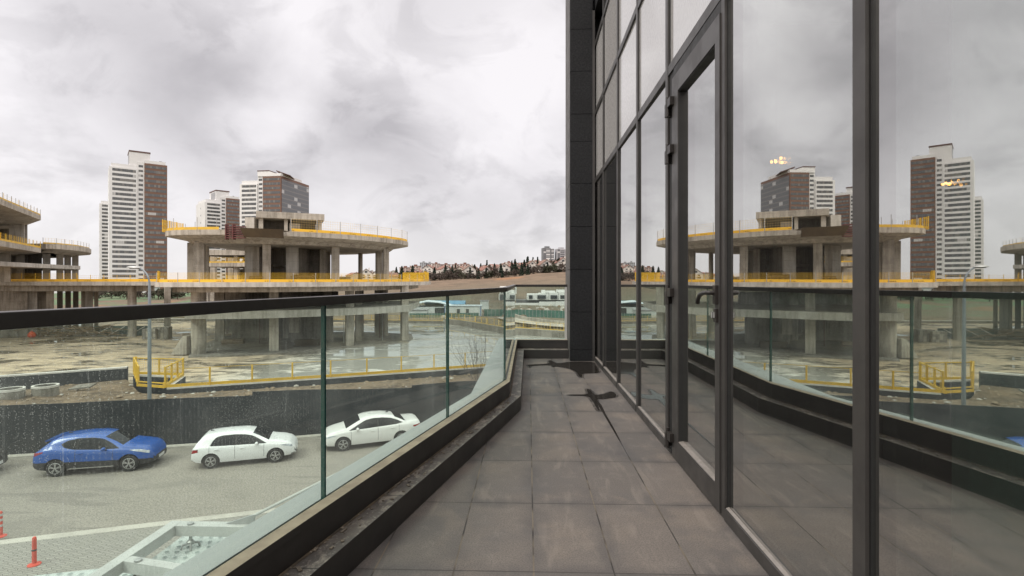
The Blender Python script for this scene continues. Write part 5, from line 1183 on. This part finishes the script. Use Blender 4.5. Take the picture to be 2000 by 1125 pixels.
for (x, D, yb, s, kd) in [(951, 385, 536, 1.0, 'p1'), (1031, 375, 534, 1.1, 'p1'), (1024, 372, 534, 1.0, 'c2'), (1050, 380, 532, 1.0, 'p1'), (1041, 395, 530, 1.0, 'c1'), (1092, 355, 533, 1.0, 'c1'), (1088, 357, 532, 1.0, 'b1'), (1006, 380, 536, 1.1, 'c1'), (1002, 384, 536, .9, 'c2'), (883, 380, 545, 1.0, 'c2'), (870, 390, 545, 1.1, 'c1'), (927, 380, 540, 1.0, 'c2'), (1030, 385, 531, 1.1, 'c1'), (785, 430, 547, 1.3, 'c1'), (795, 430, 547, 1.3, 'b1'), (806, 430, 547, 1.2, 'c2'), (816, 420, 547, 1.1, 'b2'), (826, 420, 547, 1.0, 'd1')]: put(kd, x, D, yb, s)
# trees and sheds far off at the left, seen under the deck
for k in range(26):
    x = rnd.uniform(180, 350); D = rnd.uniform(225, 265); tree(rnd.choice(('b1', 'b2', 'd1')), gx(x, D), D, terr(gx(x, D), D) - .3, rnd.uniform(.5, .85), 'low bush beyond the site, seen under the bridging deck', 'bushes beyond the site at the left')
for (x0, x1, yt, D, lab) in [(330, 362, 563, 280, 'long pale shed far off, seen under the left end of the main deck'), (265, 285, 562, 300, 'white shed far off right of the round column under the deck'), (60, 120, 560, 330, 'long low grey shed far beyond the left building')]:
    X0, X1 = gx(x0, D), gx(x1, D); t = thing('far_shed', lab, 'shed', ((X0 + X1) / 2, D, -8.5)); w = X1 - X0
    MB().box(-w / 2, w / 2, 0, 12, 0, gz(yt, D) + 8.5).build('wall', M['hut_white'], t); MB().box(-w / 2 - .3, w / 2 + .3, -.3, 12.3, gz(yt, D) + 8.51, gz(yt, D) + 9.1).build('roof', M['louver'], t)
# skinny saplings on the slope right of the deck
for k in range(16):
    x = 812 + k * 6 + rnd.uniform(-2, 2); D = rnd.uniform(175, 190); X = gx(x, D); z = terr(X, D)
    t = thing('sapling', 'bare young tree in the thin row on the slope above the site huts', 'tree', (X, D, z), 0, 'row of bare saplings on the slope'); mb = MB(); mb.tube([(0, 0, 0), (.05, 0, 2.6)], [.05, .02], 5)
    for a in range(4): mb.tube([(0, 0, 1 + a * .35), (cos(a * 2) * .5, sin(a * 2) * .5, 1.9 + a * .3)], [.02, .01], 4)
    mb.build('branches', M['leaf_bare'], t)
# bits of spoil and debris over the far ground
mb = MB()
for k in range(500):
    D = rnd.uniform(122, 190); X = gx(rnd.uniform(800, 1130), D); r = rnd.uniform(.1, .5) * rnd.choice((1, 1, 2)); z = terr(X, D); mb.lathe([(r, z - .1), (r * .8, z + r * .4), (r * .2, z + r * .6)], (X, D, 0), 6, rnd.choice((0, 0, 1)))
tag(mb.build('spoil_heaps', [M['dirt'], M['concrete_light']]), kind='stuff')

# ------------------------------------------------------------------ cars
M['car_glass'] = plain('car_glass', (.012, .014, .016), None, 1, .05, 0, 0, 1, (1, 1, 1), 0, False, .3); M['tyre'] = plain('tyre', (.014, .014, .014), None, 10, .8); M['alloy'] = plain('alloy_rim', (.52, .52, .52), (.45, .45, .45), 9, .3, .7)
M['chrome'] = plain('chrome_trim', (.6, .6, .6), None, 5, .15, .9); M['head'] = plain('headlamp_lens', (.62, .66, .68), (.25, .27, .3), 9, .08); M['tail'] = plain('tail_lamp', (.30, .008, .01), (.16, .004, .006), 6, .15); M['cladding'] = plain('black_cladding', (.022, .022, .024), None, 10, .55); M['plate'] = plain('number_plate', (.7, .7, .68), None, 5, .4)
def paint(name, c, c2): return plain(name, c, c2, .8, .28, 0, 0, 1, (1, 1, 1), .6)
def car(label, loc, rz, sp):
    t = thing('parked_car', label, 'car', loc, rz, 'cars parked along the black fence'); L, W_, R_ = sp['L'], sp['W'] / 2, sp['R']
    xs_ = set(); x = 0.0
    while x < L: xs_.add(round(x, 3)); x += .085
    xs_ |= {.0, L, .03, .06, L - .03, L - .06}
    for v in sp['ws'] + sp['rw']: xs_.add(v)
    for s in sp['seams']: xs_ |= {s - .007, s + .007}
    xs_ = sorted(xs_); xs_ = [v for i, v in enumerate(xs_) if i == 0 or v - xs_[i - 1] > .004]
    plan = [(0, .80), (.06, .88), (.2, .95), (.6, 1), (L - 1.1, 1), (L - .55, .965), (L - .25, .89), (L - .08, .76), (L, .62)]
    def sm(tab, x):                                     # averaged table: rounded, not faceted
        return sum(interp(tab, x + o) for o in (-.08, -.04, 0, .04, .08)) / 5
    rings = []; prm = []
    for x in xs_:
        zt_ = sm(sp['top'], x) if .1 < x < L - .1 else interp(sp['top'], x); zb_ = sm(sp['belt'], x); w = W_ * interp(plan, x); zb_ = min(zb_, zt_ - .03); z0 = interp([(0, .36), (.25, .25), (.7, .20), (L - .8, .20), (L - .2, .24), (L, .30)], x)
        cab = sstep(.06, .38, zt_ - zb_); wr = w * (.90 + (.70 - .90) * cab); drop = .03 + .03 * cab; h = zb_ - z0
        half = [(w * .78, z0), (w * .95, z0 + .05), (w * .985, z0 + h * .22), (w, z0 + h * .45), (w * 1.0, z0 + h * .62), (w * .985, z0 + h * .78), (w * .975, z0 + h * .92), (w * .945, zb_)]
        c0, c1 = Vector((w * .93, zb_ + .012)), Vector((wr, max(zb_ + .02, zt_ - drop)))
        half += [tuple(c0), tuple(c0.lerp(c1, .5) + Vector((.012 * cab, 0))), tuple(c1), (wr * .90, zt_ - drop * .35), (wr * .5, zt_ - .004)]
        ring = [(x, -y, z) for y, z in half] + [(x, 0, zt_)] + [(x, y, z) for y, z in reversed(half)] + [(x, 0, z0)]
        rings.append(ring)
    def surf(x, z, s, lift):                            # a point on the flank of the body, lifted off it a little
        i = max(0, min(len(xs_) - 2, next((q for q, v in enumerate(xs_) if v > x), len(xs_) - 1) - 1)); t_ = (x - xs_[i]) / (xs_[i + 1] - xs_[i])
        def yz(r):
            pr = [(p[2], -p[1]) for p in r[:11]]; pr = sorted(pr); return interp(pr, z)
        return (x, s * (yz(rings[i]) * (1 - t_) + yz(rings[i + 1]) * t_ + lift), z)
    def patch(nm, lo, hi, m, s, lift, n_=22, rows=4):
        a, b = max(lo[0][0], hi[0][0]), min(lo[-1][0], hi[-1][0]); pm = MB(); vs = []
        for i in range(n_ + 1):
            x = a + (b - a) * i / n_; z0_, z1_ = interp(lo, x), interp(hi, x)
            for r in range(rows + 1): vs.append(surf(x, z0_ + (max(z1_, z0_) - z0_) * r / rows, s, lift))
        pm.add(vs, [(i * (rows + 1) + r, (i + 1) * (rows + 1) + r, (i + 1) * (rows + 1) + r + 1, i * (rows + 1) + r + 1) for i in range(n_) for r in range(rows)])
        return pm.build(nm, m, t, smooth=60)
    K = len(rings[0]); mb = MB(); mb.loft(rings)
    # face material by region
    nh = 13
    def seg_of(j): return j if j < nh else (2 * nh - 1 - j if j < 2 * nh else -1)
    for i in range(len(rings) - 1):
        xm = (xs_[i] + xs_[i + 1]) / 2
        for j in range(K):
            s = seg_of(j); m = 0
            if s in (11, 12) and sp['ws'][0] <= xm <= sp['ws'][1]: m = 2
            if s in (11, 12) and sp['rw'][0] <= xm <= sp['rw'][1]: m = 3
            if s in (0, 1, -1) or (s == 2 and sp.get('clad')): m = 8 if sp.get('clad') or s in (-1,) else m
            if 1 < s < 8 and any(abs(xm - q) < .006 for q in sp['seams']): m = 9
            if s in (3, 4) and xm > L - .05: m = 7
            if s == 1 and xm > L - .2: m = 7
            mb.m[i * K + j] = m
    mb.m[-1] = 7; mb.m[-2] = 0
    mats = [sp['paint'], M['car_glass'], M['car_glass'], M['car_glass'], M['black'], M['head'], M['tail'], M['cladding'], M['cladding'], M['black']]
    body = mb.build('body', mats)
    ax = [sp['ra'], sp['ra'] + sp['wb']]
    cut = MB()
    for a in ax:
        for s in (-1, 1): cut.lathe([(R_ + .055, s * (W_ - .28)), (R_ + .055, s * (W_ + .3))], (a, 0, R_), 28, 4, 'Y')
    cut_o = cut.build('cutter', mats)
    md = body.modifiers.new('cut', 'BOOLEAN'); md.object = cut_o; md.solver = 'EXACT'
    dg = bpy.context.evaluated_depsgraph_get(); me = bpy.data.meshes.new_from_object(body.evaluated_get(dg)); 
    bpy.data.objects.remove(cut_o); bpy.data.objects.remove(body)
    names = {0: 'body', 1: 'side_window', 2: 'windscreen', 3: 'rear_window', 4: 'wheel_arch', 5: 'headlight', 6: 'tail_light', 7: 'grille', 8: 'sill', 9: 'door_seam'}
    VS = [tuple(v.co) for v in me.vertices]
    def emit(faces, nm, m, parent):
        idx = {}; v2 = []; f2 = []
        for f in faces:
            r = []
            for i in f:
                if i not in idx: idx[i] = len(v2); v2.append(VS[i])
                r.append(idx[i])
            f2.append(tuple(r))
        return MB().add(v2, f2).build(nm, m, parent, smooth=42)
    bo = None
    groups = {}
    for p in me.polygons:
        k = p.material_index; key = (k, 0)
        if k in (1, 5, 6): key = (k, 1 if p.center.y > 0 else -1)
        groups.setdefault(key, []).append(tuple(p.vertices))
    for key in sorted(groups, key=lambda q: q): emit(groups[key], names.get(key[0], 'body'), mats[min(key[0], 9)], t)
    for s in (-1, 1):
        lo, hi = sp['dlo']; patch('window_trim', lo, hi, M['black'], s, .004)
        for a, b in sp['win']:
            cl = lambda tab: [(a, interp(tab, a))] + [q for q in tab if a < q[0] < b] + [(b, interp(tab, b))]
            patch('side_window', [(x, z + .018) for x, z in cl(lo)], [(x, z - .018) for x, z in cl(hi)], M['car_glass'], s, .009)
        patch('headlight', *sp['hl'], M['head'], s, .006, 10, 3); patch('tail_light', *sp['tl'], M['tail'], s, .006, 8, 3)
    for a in ax:
        for s in (-1, 1):
            w = MB().lathe([(R_ * .64, -.10), (R_ * .90, -.11), (R_ * .985, -.075), (R_, 0), (R_ * .985, .075), (R_ * .90, .11), (R_ * .64, .10)], (0, 0, 0), 28, 0, 'Y').build('wheel', M['tyre'], t, smooth=True, loc=(a, s * (W_ - .125), R_))
            rim = MB(); yo = s * .085
            rim.lathe([(R_ * .66, s * .02), (R_ * .66, s * .112), (R_ * .60, s * .116), (R_ * .58, s * .03)], (0, 0, 0), 28, 0, 'Y'); rim.lathe([(R_ * .6, s * .01), (R_ * .6, s * .04)], (0, 0, 0), 20, 1, 'Y'); rim.lathe([(R_ * .15, s * .05), (R_ * .15, s * .115), (R_ * .05, s * .118)], (0, 0, 0), 12, 0, 'Y')
            for q in range(5):
                an = q * 2 * pi / 5 + .3
                for o in (-.16, .16): rim.beam((cos(an) * R_ * .1, s * .10, sin(an) * R_ * .1), (cos(an + o) * R_ * .62, s * .10, sin(an + o) * R_ * .62), .028, .03, 0, (0, 1, 0))
            rim.build('rim', [M['alloy'], M['black']], w)
    for s in (-1, 1):
        xm = sp['mir']; zb_ = interp(sp['belt'], xm)
        MB().lathe([(.02, -.11), (.075, -.08), (.095, 0), (.075, .08), (.02, .11)], (0, 0, 0), 12, 0, 'Y').xf(Matrix.Translation((xm, s * (W_ + .09), zb_ + .07)) @ Matrix.Diagonal((.75, 1, .8, 1))).obox((xm + .02, s * (W_ - .02), zb_ + .02), (.07, .12, .04), 0, 1).build('mirror', [sp['paint'] if not sp.get('darkmir') else M['cladding'], M['cladding']], t, smooth=True)
        for hx_ in sp['handles']: MB().obox((hx_, s * (W_ * .985 + .012), interp(sp['belt'], hx_) - .12), (.17, .03, .025)).build('door_handle', sp['paint'], t, bevel=.006)
    MB().obox((L + .004, 0, .40), (.02, .5, .11)).build('number_plate', M['plate'], t)
    MB().obox((-.008, 0, sp.get('pz', .75)), (.02, .5, .11)).build('number_plate', M['plate'], t)
    MB().add([(sp['fin'], -.02, sp['H'] - .01), (sp['fin'] + .16, -.02, sp['H'] - .005), (sp['fin'] + .02, 0, sp['H'] + .06), (sp['fin'], .02, sp['H'] - .01), (sp['fin'] + .16, .02, sp['H'] - .005)], [(0, 1, 2), (4, 3, 2), (0, 2, 3), (1, 4, 2)]).build('antenna_fin', M['cladding'], t)
    if sp.get('strip'): 
        for s in (-1, 1): MB().beam((sp['ra'] + R_ + .15, s * (W_ * .985 + .01), .30), (sp['ra'] + sp['wb'] - R_ - .2, s * (W_ * .985 + .01), .30), .03, .035).build('sill_trim', M['chrome'], t)
    if sp.get('spoiler'): MB().add([(.34, -.58, 1.42), (.72, -.56, sp['H'] - .06), (.72, .56, sp['H'] - .06), (.34, .58, 1.42), (.36, -.56, 1.37), (.7, -.54, sp['H'] - .14), (.7, .54, sp['H'] - .14), (.36, .56, 1.37)], [(0, 1, 2, 3), (7, 6, 5, 4), (0, 4, 5, 1), (2, 6, 7, 3), (3, 7, 4, 0), (1, 5, 6, 2)]).build('spoiler', sp['paint'], t)
    return t
SP_BLUE = dict(L=4.39, W=1.80, H=1.565, R=.345, wb=2.64, ra=.86, top=[(0, .78), (.05, .99), (.22, 1.09), (.50, 1.34), (.62, 1.47), (1.0, 1.535), (1.6, 1.565), (2.1, 1.555), (2.5, 1.48), (3.28, 1.08), (3.8, 1.0), (4.12, .93), (4.3, .76), (4.39, .55)], belt=[(0, .90), (.3, 1.04), (.75, 1.12), (1.1, 1.06), (2.4, .98), (3.3, .95), (4.0, .86), (4.39, .70)], win=[(1.08, 1.56), (1.64, 2.98)], dlo=([(1.02, 1.27), (1.15, 1.14), (1.5, 1.06), (2.4, 1.0), (3.12, .995)], [(1.02, 1.29), (1.2, 1.40), (1.6, 1.47), (2.1, 1.465), (2.5, 1.39), (3.12, 1.01)]), ws=[2.52, 3.22], rw=[.24, .60], seams=[1.56, 2.92], hl=([(3.52, .90), (3.9, .80), (4.22, .70)], [(3.52, .915), (3.9, .90), (4.22, .80)]), tl=([(.05, .84), (.42, 1.0)], [(.05, .98), (.42, 1.04)]), mir=2.62, handles=[1.75], fin=.9, paint=paint('blue_paint', (.0015, .072, .33), (.001, .062, .29)), clad=True, strip=True, spoiler=True)
SP_HATCH = dict(L=4.28, W=1.79, H=1.47, R=.32, wb=2.63, ra=.80, top=[(0, .56), (.03, .80), (.10, .98), (.36, 1.30), (.46, 1.40), (.9, 1.45), (1.5, 1.47), (2.1, 1.455), (2.45, 1.39), (3.2, 1.01), (3.7, .94), (4.05, .84), (4.22, .66), (4.28, .48)], belt=[(0, .84), (.3, .96), (1.2, .945), (3.2, .90), (3.9, .80), (4.28, .64)], win=[(.82, 1.06), (1.10, 1.76), (1.84, 2.95)], dlo=([(.76, .985), (1.2, .965), (3.05, .92)], [(.76, 1.0), (.86, 1.18), (1.0, 1.33), (1.25, 1.375), (1.7, 1.385), (2.1, 1.36), (2.45, 1.28), (3.05, .935)]), ws=[2.46, 3.14], rw=[.13, .35], seams=[.74, 1.76, 2.95], hl=([(3.62, .80), (3.95, .70), (4.14, .64)], [(3.62, .815), (3.95, .79), (4.14, .73)]), tl=([(.03, .70), (.30, .76)], [(.03, .86), (.30, .88)]), mir=2.66, handles=[1.05, 2.05], fin=.62, paint=paint('white_paint', (.74, .75, .75), (.70, .71, .71)))
SP_SEDAN = dict(L=4.63, W=1.78, H=1.44, R=.32, wb=2.70, ra=1.0, top=[(0, .62), (.03, .94), (.10, 1.09), (.3, 1.10), (.72, 1.08), (1.30, 1.35), (1.8, 1.43), (2.3, 1.44), (2.6, 1.42), (2.85, 1.36), (3.62, .99), (4.1, .90), (4.4, .80), (4.57, .64), (4.63, .48)], belt=[(0, .86), (.5, 1.0), (1.2, .985), (2.4, .94), (3.6, .90), (4.2, .78), (4.63, .62)], win=[(1.0, 1.28), (1.32, 2.06), (2.13, 3.32)], dlo=([(.92, 1.06), (1.2, 1.01), (2.0, .975), (3.42, .915)], [(.92, 1.07), (1.2, 1.20), (1.5, 1.30), (1.85, 1.35), (2.3, 1.36), (2.65, 1.31), (3.42, .93)]), ws=[2.90, 3.56], rw=[.78, 1.28], seams=[1.1, 2.10, 3.34], hl=([(3.95, .76), (4.3, .66), (4.50, .60)], [(3.95, .775), (4.3, .74), (4.50, .68)]), tl=([(.06, .76), (.42, .82)], [(.06, .92), (.42, .88)]), mir=3.05, handles=[1.42, 2.36], fin=1.5, paint=paint('pearl_white_paint', (.72, .72, .70), (.68, .68, .66)))
SP_DARK = dict(SP_HATCH); SP_DARK['paint'] = paint('black_paint', (.012, .012, .013), (.01, .01, .011))
def park(sp, wr, wf, sc, label, flip=False):
    # near-side wheel contacts in the photograph -> axle line on the road
    Dr = (EYE - ZR) * F / (wr[1] - 547); Df = (EYE - ZR) * F / (wf[1] - 547)
    a = Vector((gx(wr[0], Dr), Dr)); b = Vector((gx(wf[0], Df), Df)); th = atan2(b.y - a.y, b.x - a.x); mid = (a + b) / 2
    s = 1 if not flip else -1                            # near side is the right side, or the left one when the car faces left
    off = sp['W'] / 2 - .1; d = Vector((cos(th), sin(th))); nrm = Vector((-d.y, d.x)) * (off * s * sc); c = mid + nrm
    o = c - d * ((sp['ra'] + sp['wb'] / 2) * sc)
    t = car(label, (o.x, o.y, ZR + .002), th, sp); t.scale = (sc, sc, sc); return t
park(SP_BLUE, (104.7, 931), (257.6, 920), .97, 'bright blue crossover with black lower cladding, leftmost whole parked car')
park(SP_HATCH, (410, 915), (540, 902.5), .935, 'white hatchback parked between the blue crossover and the white sedan')
park(SP_SEDAN, (785, 867), (668, 881), .975, 'pearl white sedan, the only parked car facing left', True)
park(SP_DARK, (-245, 955), (-92, 943.5), 1.0, 'dark car at the left edge behind the blue crossover, mostly out of view')
